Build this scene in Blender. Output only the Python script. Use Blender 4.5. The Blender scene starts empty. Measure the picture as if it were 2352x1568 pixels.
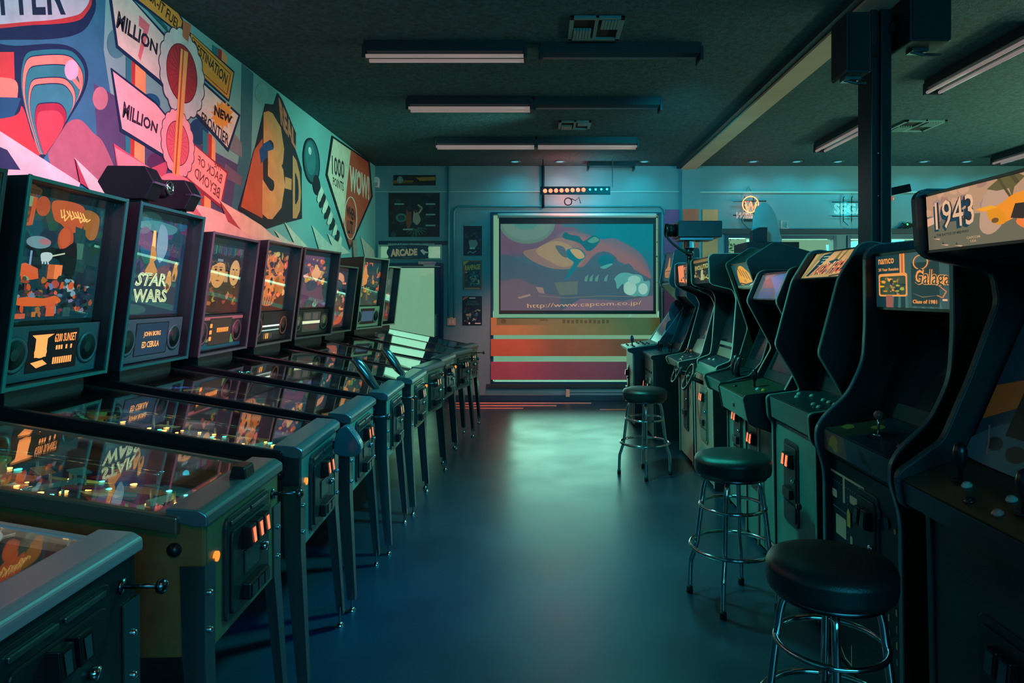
import bpy, math, random
from mathutils import Vector, Matrix
R = math.radians
C = bpy.context.scene.collection
rnd = random.Random(7)

# ------------------------------------------------------------------ camera
F, VU, VV, CH = 1568.0, 1247.0, 678.0, 1.52
cam = bpy.data.cameras.new('camera'); cam.sensor_width = 36; cam.lens = 24.0
cam.shift_x = -(VU - 1176) / 2352; cam.shift_y = -(784 - VV) / 2352
cam.clip_start = .05
co = bpy.data.objects.new('camera', cam); C.objects.link(co)
co.location = (0, 0, CH); co.rotation_euler = (R(90), 0, 0)
bpy.context.scene.camera = co
def at(u, v, Y): return ((u - VU) / F * Y, Y, CH - (v - VV) / F * Y)

# ------------------------------------------------------------------ colour / materials
def lin(c):
    return tuple(((x / 255) / 12.92 if x / 255 <= .04045 else ((x / 255 + .055) / 1.055) ** 2.4) for x in c[:3]) + (1,)
MATS = {}
def mat(name, col, rough=.5, metal=0., spec=.5, noise=0., nscale=20., bump=0., bscale=80., coat=0.):
    if name in MATS: return MATS[name]
    m = bpy.data.materials.new(name); m.use_nodes = True
    nt = m.node_tree; b = nt.nodes['Principled BSDF']
    b.inputs['Roughness'].default_value = rough; b.inputs['Metallic'].default_value = metal
    b.inputs['Specular IOR Level'].default_value = spec
    b.inputs['Coat Weight'].default_value = coat
    tc = nt.nodes.new('ShaderNodeTexCoord')
    if noise > 0:
        n = nt.nodes.new('ShaderNodeTexNoise'); n.inputs['Scale'].default_value = nscale; n.inputs['Detail'].default_value = 5
        r = nt.nodes.new('ShaderNodeValToRGB'); L = lin(col)
        r.color_ramp.elements[0].position = .3; r.color_ramp.elements[1].position = .7
        r.color_ramp.elements[0].color = tuple(x * (1 - noise) for x in L[:3]) + (1,)
        r.color_ramp.elements[1].color = tuple(min(1, x * (1 + noise)) for x in L[:3]) + (1,)
        nt.links.new(tc.outputs['Object'], n.inputs['Vector']); nt.links.new(n.outputs['Fac'], r.inputs['Fac'])
        nt.links.new(r.outputs['Color'], b.inputs['Base Color'])
    else:
        b.inputs['Base Color'].default_value = lin(col)
    if bump > 0:
        n2 = nt.nodes.new('ShaderNodeTexNoise'); n2.inputs['Scale'].default_value = bscale; n2.inputs['Detail'].default_value = 4
        bp = nt.nodes.new('ShaderNodeBump'); bp.inputs['Strength'].default_value = bump; bp.inputs['Distance'].default_value = .01
        nt.links.new(tc.outputs['Object'], n2.inputs['Vector']); nt.links.new(n2.outputs['Fac'], bp.inputs['Height'])
        nt.links.new(bp.outputs['Normal'], b.inputs['Normal'])
    MATS[name] = m; return m
def emat(name, col, strength):
    if name in MATS: return MATS[name]
    m = bpy.data.materials.new(name); m.use_nodes = True
    b = m.node_tree.nodes['Principled BSDF']
    b.inputs['Base Color'].default_value = lin([x * .5 for x in col]); b.inputs['Roughness'].default_value = .3
    b.inputs['Emission Color'].default_value = lin(col); b.inputs['Emission Strength'].default_value = strength
    MATS[name] = m; return m
def artmat(name, lit=0., base=1., rough=.45, grain=0.):
    """printed artwork: colours come from the per-face colour layer"""
    if name in MATS: return MATS[name]
    m = bpy.data.materials.new(name); m.use_nodes = True; nt = m.node_tree
    b = nt.nodes['Principled BSDF']; a = nt.nodes.new('ShaderNodeVertexColor'); a.layer_name = 'Col'
    b.inputs['Roughness'].default_value = rough
    src = a.outputs['Color']
    if grain > 0:
        tc = nt.nodes.new('ShaderNodeTexCoord'); n = nt.nodes.new('ShaderNodeTexNoise')
        n.inputs['Scale'].default_value = 7; n.inputs['Detail'].default_value = 8; n.inputs['Roughness'].default_value = .7
        r = nt.nodes.new('ShaderNodeMapRange'); r.inputs['From Min'].default_value = .3; r.inputs['From Max'].default_value = .7
        r.inputs['To Min'].default_value = 1 - grain; r.inputs['To Max'].default_value = 1.0
        mx = nt.nodes.new('ShaderNodeVectorMath'); mx.operation = 'SCALE'
        nt.links.new(tc.outputs['Object'], n.inputs['Vector']); nt.links.new(n.outputs['Fac'], r.inputs['Value'])
        nt.links.new(src, mx.inputs[0]); nt.links.new(r.outputs['Result'], mx.inputs['Scale']); src = mx.outputs['Vector']
    s = nt.nodes.new('ShaderNodeVectorMath'); s.operation = 'SCALE'; s.inputs['Scale'].default_value = base
    nt.links.new(src, s.inputs[0]); nt.links.new(s.outputs['Vector'], b.inputs['Base Color'])
    if lit > 0:
        nt.links.new(src, b.inputs['Emission Color']); b.inputs['Emission Strength'].default_value = lit
    MATS[name] = m; return m
def glassmat(name, tint=(1, 1, 1), f0=.06, rough=0.0):
    if name in MATS: return MATS[name]
    m = bpy.data.materials.new(name); m.use_nodes = True; nt = m.node_tree
    for n in list(nt.nodes): nt.nodes.remove(n)
    out = nt.nodes.new('ShaderNodeOutputMaterial'); mx = nt.nodes.new('ShaderNodeMixShader')
    tr = nt.nodes.new('ShaderNodeBsdfTransparent'); tr.inputs[0].default_value = (*tint, 1)
    gl = nt.nodes.new('ShaderNodeBsdfGlossy'); gl.inputs['Roughness'].default_value = rough; gl.inputs['Color'].default_value = (1, 1, 1, 1)
    lw = nt.nodes.new('ShaderNodeLayerWeight'); lw.inputs['Blend'].default_value = .5
    pw = nt.nodes.new('ShaderNodeMath'); pw.operation = 'POWER'; pw.inputs[1].default_value = 4.0
    mr = nt.nodes.new('ShaderNodeMapRange'); mr.inputs['To Min'].default_value = f0; mr.inputs['To Max'].default_value = 1.0
    nt.links.new(lw.outputs['Facing'], pw.inputs[0]); nt.links.new(pw.outputs[0], mr.inputs['Value'])
    nt.links.new(mr.outputs['Result'], mx.inputs['Fac']); nt.links.new(tr.outputs[0], mx.inputs[1]); nt.links.new(gl.outputs[0], mx.inputs[2])
    nt.links.new(mx.outputs[0], out.inputs['Surface'])
    MATS[name] = m; return m

BLACK = mat('black_laminate', (16, 24, 30), .42, noise=.3, nscale=60)
BLACKM = mat('black_metal', (22, 30, 34), .3, .3)
CHROME = mat('chrome', (200, 205, 205), .12, 1.)
LOCKM = mat('lockbar_steel', (120, 134, 142), .28, .75)
STEEL = mat('brushed_steel', (150, 155, 155), .28, 1., noise=.15, nscale=40)
DSTEEL = mat('dark_steel', (95, 105, 110), .26, 1.)
TRIM = mat('pale_plastic_edge', (150, 155, 150), .3)
RUBBER = mat('rubber', (18, 20, 22), .7)
VINYL = mat('black_vinyl', (20, 30, 32), .38, bump=.15, bscale=250)
PLASTIC = mat('black_plastic', (14, 18, 22), .3)
GLASS = glassmat('table_glass', (.95, 1, .98), .10)
BGLASS = glassmat('backglass_glass', (1, 1, 1), .03)
SCREEN = mat('dark_tube_glass', (10, 22, 30), .12, spec=.8)

# ------------------------------------------------------------------ mesh builder
class MB:
    def __init__(s): s.v = []; s.f = []; s.c = []; s.m = []; s.col = (200, 200, 200); s.mi = 0
    def add(s, vs, fs, T=None):
        n = len(s.v)
        s.v += [tuple(T @ Vector(p)) if T else tuple(p) for p in vs]
        for f in fs: s.f.append([n + i for i in f]); s.c.append(s.col); s.m.append(s.mi)
        return s
    def box(s, a, b, T=None):
        (x0, y0, z0), (x1, y1, z1) = [min(p, q) for p, q in zip(a, b)], [max(p, q) for p, q in zip(a, b)]
        return s.add([(x0,y0,z0),(x1,y0,z0),(x1,y1,z0),(x0,y1,z0),(x0,y0,z1),(x1,y0,z1),(x1,y1,z1),(x0,y1,z1)],
                     [(3,2,1,0),(4,5,6,7),(0,1,5,4),(1,2,6,5),(2,3,7,6),(3,0,4,7)], T)
    def prism(s, prof, y0, y1, T=None, axis='y'):
        """profile of (x, z) points swept along y"""
        n = len(prof)
        A = sum(prof[i][0] * prof[(i+1) % n][1] - prof[(i+1) % n][0] * prof[i][1] for i in range(n))
        if A < 0: prof = prof[::-1]
        vs = [(x, y0, z) for x, z in prof] + [(x, y1, z) for x, z in prof]
        if axis == 'z': vs = [(x, z, y) for x, y, z in vs]
        if axis == 'x': vs = [(y, x, z) for x, y, z in vs]
        fs = [list(range(n)), list(range(2*n-1, n-1, -1))] + [(i, n+i, n+(i+1) % n, (i+1) % n) for i in range(n)]
        if axis != 'y': fs = [list(f)[::-1] for f in fs]
        return s.add(vs, fs, T)
    def lathe(s, prof, c=(0,0,0), d=(0,0,1), n=20, T=None):
        """(radius, height) points around axis d"""
        q = Vector((0,0,1)).rotation_difference(Vector(d)).to_matrix(); c = Vector(c)
        vs = []; fs = []
        for r, h in prof:
            for k in range(n):
                a = 2*math.pi*k/n; vs.append(c + q @ Vector((r*math.cos(a), r*math.sin(a), h)))
        for i in range(len(prof)-1):
            for k in range(n):
                a, b = i*n+k, i*n+(k+1) % n; fs.append((a, b, b+n, a+n))
        fs.append(list(range(n))[::-1]); m = (len(prof)-1)*n; fs.append([m+k for k in range(n)])
        return s.add(vs, fs, T)
    def cyl(s, c, r, h, d=(0,0,1), n=16, T=None): return s.lathe([(r,0),(r,h)], c, d, n, T)
    def sphere(s, c, r, n=12, sz=1.0):
        return s.lathe([(max(.0005, r*math.sin(math.pi*i/8)), -r*sz*math.cos(math.pi*i/8)) for i in range(9)], c, (0,0,1), n)
    def tube(s, pts, r, n=8, closed=False):
        pts = [Vector(p) for p in pts]; N = len(pts); rs = r if isinstance(r, (list, tuple)) else [r]*N
        vs = []; fs = []; prev = None
        for i, p in enumerate(pts):
            if closed: t = (pts[(i+1) % N] - pts[i-1])
            else: t = pts[min(i+1, N-1)] - pts[max(i-1, 0)]
            t.normalize()
            if prev is None:
                u = t.orthogonal().normalized()
            else:
                u = (prev - t*prev.dot(t)); u = u.normalized() if u.length > 1e-6 else t.orthogonal().normalized()
            prev = u; w = t.cross(u)
            for k in range(n):
                a = 2*math.pi*k/n; vs.append(p + (u*math.cos(a) + w*math.sin(a))*rs[i])
        for i in range(N if closed else N-1):
            for k in range(n):
                a, b = i*n+k, i*n+(k+1) % n; c_, d_ = ((i+1) % N)*n+(k+1) % n, ((i+1) % N)*n+k
                fs.append((a, b, c_, d_))
        if not closed: fs.append(list(range(n))[::-1]); fs.append([(N-1)*n+k for k in range(n)])
        return s.add(vs, fs)
    def ring(s, c, R_, r, n=32, d=(0,0,1), m=8):
        q = Vector((0,0,1)).rotation_difference(Vector(d)).to_matrix(); c = Vector(c)
        return s.tube([c + q @ Vector((R_*math.cos(2*math.pi*k/n), R_*math.sin(2*math.pi*k/n), 0)) for k in range(n)], r, m, True)
    def build(s, name, m, parent=None, bevel=0, smooth=False, seg=2):
        me = bpy.data.meshes.new(name); me.from_pydata(s.v, [], s.f); 
        for mm in (m if isinstance(m, (list, tuple)) else [m]): me.materials.append(mm)
        at_ = me.color_attributes.new('Col', 'FLOAT_COLOR', 'CORNER')
        buf = []
        for f, c in zip(s.f, s.c): buf += list(lin(c)) * len(f)
        at_.data.foreach_set('color', buf)
        me.polygons.foreach_set('material_index', s.m)
        if smooth: me.polygons.foreach_set('use_smooth', [True]*len(s.f))
        me.update()
        o = bpy.data.objects.new(name, me); C.objects.link(o)
        if parent: o.parent = parent
        if bevel:
            b = o.modifiers.new('bevel', 'BEVEL'); b.width = bevel; b.segments = seg; b.limit_method = 'ANGLE'; b.angle_limit = R(40)
        return o

def fillet(pts, r, seg=4, skip=()):
    out = []; n = len(pts)
    for i, p in enumerate(pts):
        a, b = Vector(pts[i-1]), Vector(pts[(i+1) % n]); p = Vector(p)
        if i in skip: out.append(tuple(p)); continue
        da, db = (a-p), (b-p); rr = min(r, da.length*.45, db.length*.45)
        A, B = p + da.normalized()*rr, p + db.normalized()*rr
        for k in range(seg+1):
            t = k/seg; out.append(tuple(A*(1-t)**2 + p*2*t*(1-t) + B*t*t))
    return out
def smoothpoly(pts, seg=6, closed=True):
    """Catmull-Rom through points"""
    out = []; n = len(pts)
    for i in range(n if closed else n-1):
        P = [Vector(pts[(i+k) % n] if closed else pts[max(0, min(n-1, i+k))]) for k in (-1, 0, 1, 2)]
        for k in range(seg):
            t = k/seg
            out.append(tuple(.5*((2*P[1]) + (P[2]-P[0])*t + (2*P[0]-5*P[1]+4*P[2]-P[3])*t*t + (3*P[1]-P[0]-3*P[2]+P[3])*t**3)))
    if not closed: out.append(tuple(pts[-1]))
    return out

# ------------------------------------------------------------------ lettering
TXT = {}
def textpolys(s, bold=0.):
    k = (s, bold)
    if k in TXT: return TXT[k]
    cu = bpy.data.curves.new('lettering', 'FONT'); cu.body = s; cu.resolution_u = 2; cu.offset = bold
    o = bpy.data.objects.new('lettering', cu); C.objects.link(o)
    dg = bpy.context.evaluated_depsgraph_get(); me = o.evaluated_get(dg).to_mesh()
    vs = [(v.co.x, v.co.y) for v in me.vertices]; ps = [[vs[i] for i in p.vertices] for p in me.polygons]
    o.evaluated_get(dg).to_mesh_clear(); bpy.data.objects.remove(o); bpy.data.curves.remove(cu)
    x0, x1 = min(v[0] for v in vs), max(v[0] for v in vs); y0, y1 = min(v[1] for v in vs), max(v[1] for v in vs)
    ps = [[((x-x0)/(x1-x0), (y-y0)/max(1e-6, y1-y0)) for x, y in p] for p in ps]
    TXT[k] = ps; return ps

class Art:
    """flat artwork: every shape is a coloured face, stacked a hair apart on its surface"""
    def __init__(s, P, eps=.00005): s.P = P; s.eps = eps; s.mb = MB(); s.n = 0; s.clip = None
    def poly(s, pts, col, same=False):
        if s.clip:
            x0, y0, x1, y1 = s.clip
            for ax, lim, sg in ((0, x0, 1), (0, x1, -1), (1, y0, 1), (1, y1, -1)):
                out = []
                for i, p in enumerate(pts):
                    q = pts[i-1]; pi, qi = (p[ax]-lim)*sg >= 0, (q[ax]-lim)*sg >= 0
                    if pi != qi:
                        t = (lim-q[ax])/(p[ax]-q[ax]); out.append((q[0]+(p[0]-q[0])*t, q[1]+(p[1]-q[1])*t))
                    if pi: out.append(p)
                pts = out
                if len(pts) < 3: return s
        if not same: s.n += 1
        h = s.n*s.eps
        vs = [s.P(a, b, h) for a, b in pts]; s.mb.col = col
        if len(vs) > 4: 
            from mathutils.geometry import tessellate_polygon
            tr = tessellate_polygon([[Vector((a, b, 0)) for a, b in pts]])
            s.mb.add(vs, [tuple(t) for t in tr])
        else: s.mb.add(vs, [list(range(len(vs)))])
        return s
    def rect(s, x0, y0, x1, y1, col, same=False): return s.poly([(x0,y0),(x1,y0),(x1,y1),(x0,y1)], col, same)
    def ell(s, cx, cy, rx, ry, col, rot=0, n=20, same=False):
        c, q = math.cos(rot), math.sin(rot)
        return s.poly([(cx+rx*math.cos(a)*c-ry*math.sin(a)*q, cy+rx*math.cos(a)*q+ry*math.sin(a)*c) for a in [2*math.pi*k/n for k in range(n)]], col, same)
    def blob(s, cx, cy, rx, ry, col, j=.35, n=9, same=False):
        pts = [(cx+rx*(1+rnd.uniform(-j, j))*math.cos(2*math.pi*k/n), cy+ry*(1+rnd.uniform(-j, j))*math.sin(2*math.pi*k/n)) for k in range(n)]
        return s.poly(smoothpoly(pts, 3), col, same)
    def star(s, cx, cy, r0, r1, n, col, rot=0, asp=1.):
        return s.poly([(cx+(r0 if k % 2 else r1)*math.cos(rot+math.pi*k/n), cy+asp*(r0 if k % 2 else r1)*math.sin(rot+math.pi*k/n)) for k in range(2*n)], col)
    def line(s, pts, w, col):
        for i in range(len(pts)-1):
            (x0, y0), (x1, y1) = pts[i], pts[i+1]; d = math.hypot(x1-x0, y1-y0) or 1; nx, ny = -(y1-y0)/d*w/2, (x1-x0)/d*w/2
            s.poly([(x0+nx, y0+ny), (x1+nx, y1+ny), (x1-nx, y1-ny), (x0-nx, y0-ny)], col, same=(i > 0))
        return s
    def outline(s, pts, w, col): return s.line(list(pts)+[pts[0]], w, col)
    def text(s, t, bl, br, tr, tl, col, bold=0.):
        s.n += 1
        for p in textpolys(t, bold):
            q = []
            for a, b in p:
                q.append((bl[0]*(1-a)*(1-b)+br[0]*a*(1-b)+tr[0]*a*b+tl[0]*(1-a)*b, bl[1]*(1-a)*(1-b)+br[1]*a*(1-b)+tr[1]*a*b+tl[1]*(1-a)*b))
            s.mb.col = col; s.mb.add([s.P(x, y, s.n*s.eps) for x, y in q], [list(range(len(q)))])
        return s
    def trect(s, t, x0, y0, x1, y1, col, bold=0.): return s.text(t, (x0,y0), (x1,y0), (x1,y1), (x0,y1), col, bold)
    def build(s, name, m, parent=None): return s.mb.build(name, m, parent)

# ------------------------------------------------------------------ object tree
def tag(o, label=None, cat=None, group=None, kind=None):
    if label: o['label'] = label
    if cat: o['category'] = cat
    if group: o['group'] = group
    if kind: o['kind'] = kind
    return o
def empty(name, loc, rz=0, **k):
    o = bpy.data.objects.new(name, None); C.objects.link(o); o.location = loc; o.rotation_euler = (0, 0, rz)
    o.empty_display_size = .1
    return tag(o, **k)
def copy_tree(o, parent=None):
    c = o.copy(); C.objects.link(c)
    if parent: c.parent = parent
    for ch in [x for x in o.children]: copy_tree(ch, c)
    return c
def struct(name, mb, m, bevel=0): return tag(mb.build(name, m, None, bevel), kind='structure')
# ================================================================== ROOM
XL, YB, ZC, XR, YF = -2.42, 9.85, 3.385, 8.6, -3.2
FLOOR = mat('polished_concrete', (18, 44, 62), .24, noise=.22, nscale=1.1, bump=.02, bscale=5, spec=.9)
def floor_material():
    nt = FLOOR.node_tree; b = nt.nodes['Principled BSDF']
    tc = [n for n in nt.nodes if n.type == 'TEX_COORD'][0]
    n = nt.nodes.new('ShaderNodeTexNoise'); n.inputs['Scale'].default_value = 2.2; n.inputs['Detail'].default_value = 7
    r = nt.nodes.new('ShaderNodeMapRange'); r.inputs['From Min'].default_value = .35; r.inputs['From Max'].default_value = .65
    r.inputs['To Min'].default_value = .29; r.inputs['To Max'].default_value = .36
    nt.links.new(tc.outputs['Object'], n.inputs['Vector']); nt.links.new(n.outputs['Fac'], r.inputs['Value']); nt.links.new(r.outputs['Result'], b.inputs['Roughness'])
floor_material()
struct('floor', MB().box((XL-.2, YF, -.12), (XR, YB+.2, 0)), FLOOR)
CEIL = mat('painted_ceiling', (32, 74, 80), .85, noise=.5, nscale=30, bump=.5, bscale=90)
struct('ceiling', MB().box((XL-.2, YF, ZC), (XR, YB+.2, ZC+.15)), CEIL)
WALLB = mat('teal_wall_paint', (92, 138, 146), .55, noise=.10, nscale=2)
WALLL = mat('mural_ground_paint', (108, 168, 165), .6, noise=.10, nscale=2)
DARKW = mat('dark_wall_paint', (20, 46, 54), .6)
struct('wall_left', MB().box((XL-.2, YF, 0), (XL, YB+.2, ZC)), WALLL)
struct('wall_right', MB().box((XR, YF, 0), (XR+.2, YB+.2, ZC)), DARKW)
struct('wall_rear', MB().box((XL-.2, YF-.2, 0), (XR+.2, YF, ZC)), DARKW)
def bx(u): return (u-VU)/F*YB
def bz(v): return CH-(v-VV)/F*YB
def holed_wall(x0, x1, z0, z1, holes, y0, y1):
    mb = MB(); xs = sorted({x0, x1, *[h[i] for h in holes for i in (0, 2)]}); zs = sorted({z0, z1, *[h[i] for h in holes for i in (1, 3)]})
    for a, b in zip(xs, xs[1:]):
        for c, d in zip(zs, zs[1:]):
            mx, mz = (a+b)/2, (c+d)/2
            if any(h[0] < mx < h[2] and h[1] < mz < h[3] for h in holes): continue
            mb.box((a, y0, c), (b, y1, d))
    return mb
DOOR = (bx(868), 0, bx(1019), 1.985)
TRAN = (bx(868), 2.035, bx(1015), 2.25)
WIN = (bx(1127), bz(882), bx(1519), bz(487))
SMALL = [(bx(1665), 1.55, bx(1728), bz(539)), (bx(1786), 1.55, bx(1921), bz(541)), (bx(1945), 1.55, bx(2018), bz(541)), (bx(2034), 1.55, bx(2190), bz(541))]
struct('wall_back', holed_wall(XL, XR, 0, ZC, [DOOR, TRAN, WIN]+SMALL, YB, YB+.16), WALLB)
# pilaster, seams, raised ledge lines and conduits on the back wall
struct('trim_1', MB().box((bx(1565), YB-.05, 0), (bx(1607), YB, ZC)), WALLB, .004)
struct('trim_2', MB().box((bx(1608), YB-.022, bz(443)), (XR, YB, bz(440))), mat('pale_ledge', (150, 190, 180), .4))
struct('trim_3', MB().box((bx(862), YB-.012, bz(441)), (bx(1560), YB, bz(439.4))), mat('pale_ledge', (150, 190, 180), .4))
struct('trim_4', MB().box((bx(1654), YB-.07, bz(538)), (XR, YB, bz(526))), DARKW, .004)
struct('baseboard_back', MB().box((bx(1022), YB-.02, 0), (XR, YB, .085)), mat('blue_baseboard', (22, 62, 84), .4), .004)
def frame_mb(h, w, y0, y1):
    x0, z0, x1, z1 = h
    m = MB().box((x0, y0, z0), (x0+w, y1, z1)).box((x1-w, y0, z0), (x1, y1, z1)).box((x0+w, y0, z1-w), (x1-w, y1, z1))
    if z0 > .01: m.box((x0+w, y0, z0), (x1-w, y1, z0+w))
    return m
FRAMEM = mat('window_frame_paint', (16, 60, 84), .35)
WGLASS = glassmat('window_glass', (.97, 1, .98), .03)
# projector window
w = struct('window_1', frame_mb(WIN, .035, YB-.012, YB+.12), FRAMEM, .003)
MB().box((WIN[0]+.03, YB+.06, WIN[1]+.03), (WIN[2]-.03, YB+.066, WIN[3]-.03)).build('window_pane', WGLASS, w)
MB().box((WIN[0]-.06, YB-.05, WIN[1]-.05), (WIN[2]+.06, YB+.03, WIN[1]+.005)).build('window_sill', DARKW, w, .004)
for i, h in enumerate(SMALL):
    w = struct('window_%d' % (i+2), frame_mb(h, .05, YB-.02, YB+.12), FRAMEM, .003)
    MB().box((h[0]+.04, YB+.06, h[1]+.04), (h[2]-.04, YB+.066, h[3]-.04)).build('window_pane', WGLASS, w)
w = struct('window_6', frame_mb(TRAN, .022, YB-.02, YB+.1), mat('pale_frame', (150, 175, 165), .3), .003)
MB().box((TRAN[0]+.02, YB+.05, TRAN[1]+.02), (TRAN[2]-.02, YB+.056, TRAN[3]-.02)).build('window_pane', WGLASS, w)
# door: frame, leaf with tall glass, closer, stop
d = struct('door_1', frame_mb(DOOR, .045, YB-.03, YB+.12), mat('door_frame_paint', (14, 50, 82), .3), .004)
dx0, dx1 = DOOR[0]+.045, DOOR[2]-.045; gx0, gx1, gz0, gz1 = bx(889), bx(997), .32, bz(615)
dm = MB().box((dx0, YB+.02, .01), (gx0, YB+.065, 1.935)).box((gx1, YB+.02, .01), (dx1, YB+.065, 1.935)).box((gx0, YB+.02, gz1), (gx1, YB+.065, 1.935)).box((gx0, YB+.02, .01), (gx1, YB+.065, gz0))
dm.build('door_leaf', mat('door_leaf_paint', (16, 62, 92), .35), d, .004)
MB().box((gx0, YB+.04, gz0), (gx1, YB+.046, gz1)).build('door_pane', WGLASS, d)
MB().box((gx0+.04, YB+.03, 1.12), (gx0+.052, YB+.04, gz1-.02)).build('door_stop_rod', BLACKM, d)
cl = MB().box((bx(962), YB-.06, bz(607)), (bx(1003), YB+.0, bz(600))).box((bx(975), YB-.11, bz(611)), (bx(1002), YB-.03, bz(605))).build('door_closer', STEEL, d, .004)
MB().box((dx1-.075, YB-.04, .93), (dx1-.045, YB+.02, 1.25)).build('door_handle', STEEL, d, .006)
# beam + black steel column
bm = MB(); bm.box((1.99, YF, 3.325), (2.19, YB, ZC+.05)); bm.mi = 1; bm.box((1.93, YF, 3.345), (1.99, YB, ZC+.05))
struct('trim_5', bm, [mat('beam_plaster', (190, 172, 146), .8, noise=.1, nscale=3), DARKW])
cm = MB().box((2.075, 4.31, 0), (2.115, 4.5, 3.325)).box((2.13, 4.30, 0), (2.198, 4.5, 3.325)).box((2.08, 4.33, 0), (2.195, 4.48, 3.325))
colm = struct('trim_6', cm, mat('black_painted_column', (14, 24, 30), .35), .006)
for z in (1.2, 1.62, 2.15, 2.42): MB().sphere((2.122, 4.325, z), .011).build('bolt', STEEL, colm)
# ---------------------------------------------------------------- mural on the left wall
def LW(u, v, h=0):
    Y = XL*F/(u-VU); return (XL+.002+h, Y, CH-(v-VV)/F*Y)
Z1 = 900/2352.
def mural():
    A = Art(lambda a, b, h: LW(a*Z1, b*Z1, h), .00005)
    cream, pk, navy, org, tl, red, sal = (222, 216, 200), (240, 190, 190), (16, 44, 84), (232, 160, 66), (30, 132, 142), (190, 62, 66), (236, 150, 128)
    low = (70, 74, 110)
    # ground tones: deep blue and plum at lower left, mid teal clouds
    A.poly([(-400, -300), (640, -200), (620, 300), (700, 800), (700, 1200), (-400, 1200)], (46, 120, 150))
    A.poly([(560, 500), (900, 700), (1450, 1000), (1450, 1420), (600, 1150)], (78, 76, 116))
    A.poly([(1450, 380), (1520, 440), (1500, 1200), (1380, 1300), (1440, 900)], (58, 116, 130))
    A.poly(smoothpoly([(290, 870), (400, 740), (480, 720), (560, 800), (620, 860), (690, 1060), (560, 1120), (330, 1020)]), (158, 104, 124))
    for cx, cy, rx, ry, c in ((600, 590, 46, 70, (170, 130, 140)), (700, 260, 60, 90, (70, 140, 150)), (870, 760, 60, 80, (60, 62, 110)), (900, 620, 60, 60, (22, 92, 130)), (1190, 790, 60, 80, (24, 70, 110)), (1570, 560, 40, 60, (120, 180, 178)), (960, 970, 80, 60, (84, 44, 92))):
        A.ell(cx, cy, rx, ry, c)
    A.poly([(1385, 770), (1450, 860), (1450, 945), (1380, 900)], (120, 130, 140))
    A.poly([(1350, 980), (1450, 1060), (1450, 1120), (1340, 1060)], (110, 100, 120))
    # oval lettered panel top left
    A.poly(smoothpoly([(-300, -150), (500, -250), (572, 0), (545, 120), (470, 200), (300, 235), (0, 240), (-300, 260)]), navy)
    A.poly(smoothpoly([(-300, -160), (470, -250), (548, -20), (515, 80), (440, 130), (200, 150), (-300, 160)]), red)
    A.poly(smoothpoly([(-300, -160), (460, -250), (535, -40), (500, 60), (420, 100), (200, 128), (-300, 134)]), (186, 204, 214))
    A.text('TTER', (-40, 92), (392, 88), (372, -190), (-60, -150), (24, 44, 74), .02)
    # fan-shaped panel
    fan = [(-300, 290), (100, 275), (300, 262), (420, 280), (500, 350), (527, 450), (500, 560), (420, 700), (280, 920), (240, 960), (150, 980), (-300, 900)]
    A.poly(smoothpoly(fan), navy)
    A.poly([(-300, 310), (80, 312), (84, 470), (60, 560), (-300, 640)], (204, 74, 78))
    A.poly(smoothpoly([(-300, 520), (60, 470), (100, 590), (60, 680), (20, 800), (-300, 900)]), sal)
    A.poly(smoothpoly([(-300, 620), (80, 585), (110, 620), (70, 720), (40, 830), (-300, 900)]), (26, 90, 130))
    A.poly(smoothpoly([(-300, 760), (70, 700), (130, 640), (190, 820), (235, 930), (100, 960), (-300, 900)]), (196, 64, 78))
    base = [(122, 470), (150, 330), (240, 300), (400, 300), (470, 350), (505, 430), (490, 540), (400, 700), (290, 860), (238, 925), (190, 800), (140, 620)]
    def sc(k, dx=0): return smoothpoly([(245+dx+(x-245)*k, 930+(y-930)*k) for x, y in base])
    for k, c in ((1, tl), (.955, navy), (.945, sal), (.86, navy), (.85, (40, 140, 146)), (.74, navy), (.73, sal), (.68, navy), (.67, (46, 140, 150)), (.50, navy), (.49, (150, 44, 74)), (.42, (214, 74, 92))): A.poly(sc(k, (1-k)*40), c)
    A.ell(425, 420, 42, 62, (214, 196, 214)); A.poly([(425, 478), (450, 470), (490, 520), (470, 535)], sal)
    # posts
    for x0, x1, y0, y1 in ((785, 870, 360, 600), (780, 865, 820, 990), (1245, 1290, 800, 1000), (1200, 1262, 1130, 1260), (1305, 1360, 290, 380)):
        A.poly([(x0-32, y0-22), (x0, y0), (x0, y1), (x0-32, y1-20)], (40, 130, 140)); A.poly([(x0, y0), (x0+24, y0+12), (x0+20, y1+8), (x0, y1)], (176, 56, 56)); A.poly([(x0+24, y0+12), (x1, y0+46), (x1, y1+40), (x0+20, y1+8)], (238, 168, 110))
    A.poly([(800, 0), (880, 60), (1010, 200), (1000, 160), (860, 20)], (26, 100, 110))
    # top orange boards
    A.poly([(770, -60), (1000, -60), (1095, 120), (1082, 208), (790, -8)], navy)
    A.poly([(790, -60), (990, -60), (1090, 128), (1076, 196), (800, -20)], org)
    A.text('CK-IT FUEL', (880, -10), (1068, 186), (1076, 130), (900, -70), (60, 34, 20), .02)
    A.poly([(1135, 190), (1405, 430), (1372, 612), (1190, 450), (1128, 280)], navy); A.poly([(1142, 200), (1398, 436), (1368, 596), (1195, 440), (1136, 275)], org)
    A.outline([(1152, 222), (1380, 446), (1358, 568), (1205, 430), (1150, 280)], 4, (90, 50, 20))
    A.text('DESTINATION', (1152, 290), (1352, 512), (1366, 452), (1160, 240), (30, 34, 30), .02)
    # long boards with arrow ends
    A.poly([(636, -120), (692, 285), (960, 510), (1190, 715), (1368, 912), (1440, 690), (1220, 490), (1000, 220), (760, -40)], navy)
    A.poly([(652, -120), (704, 272), (970, 490), (1196, 695), (1362, 886), (1426, 694), (1222, 510), (1000, 240), (770, -20)], cream)
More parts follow.
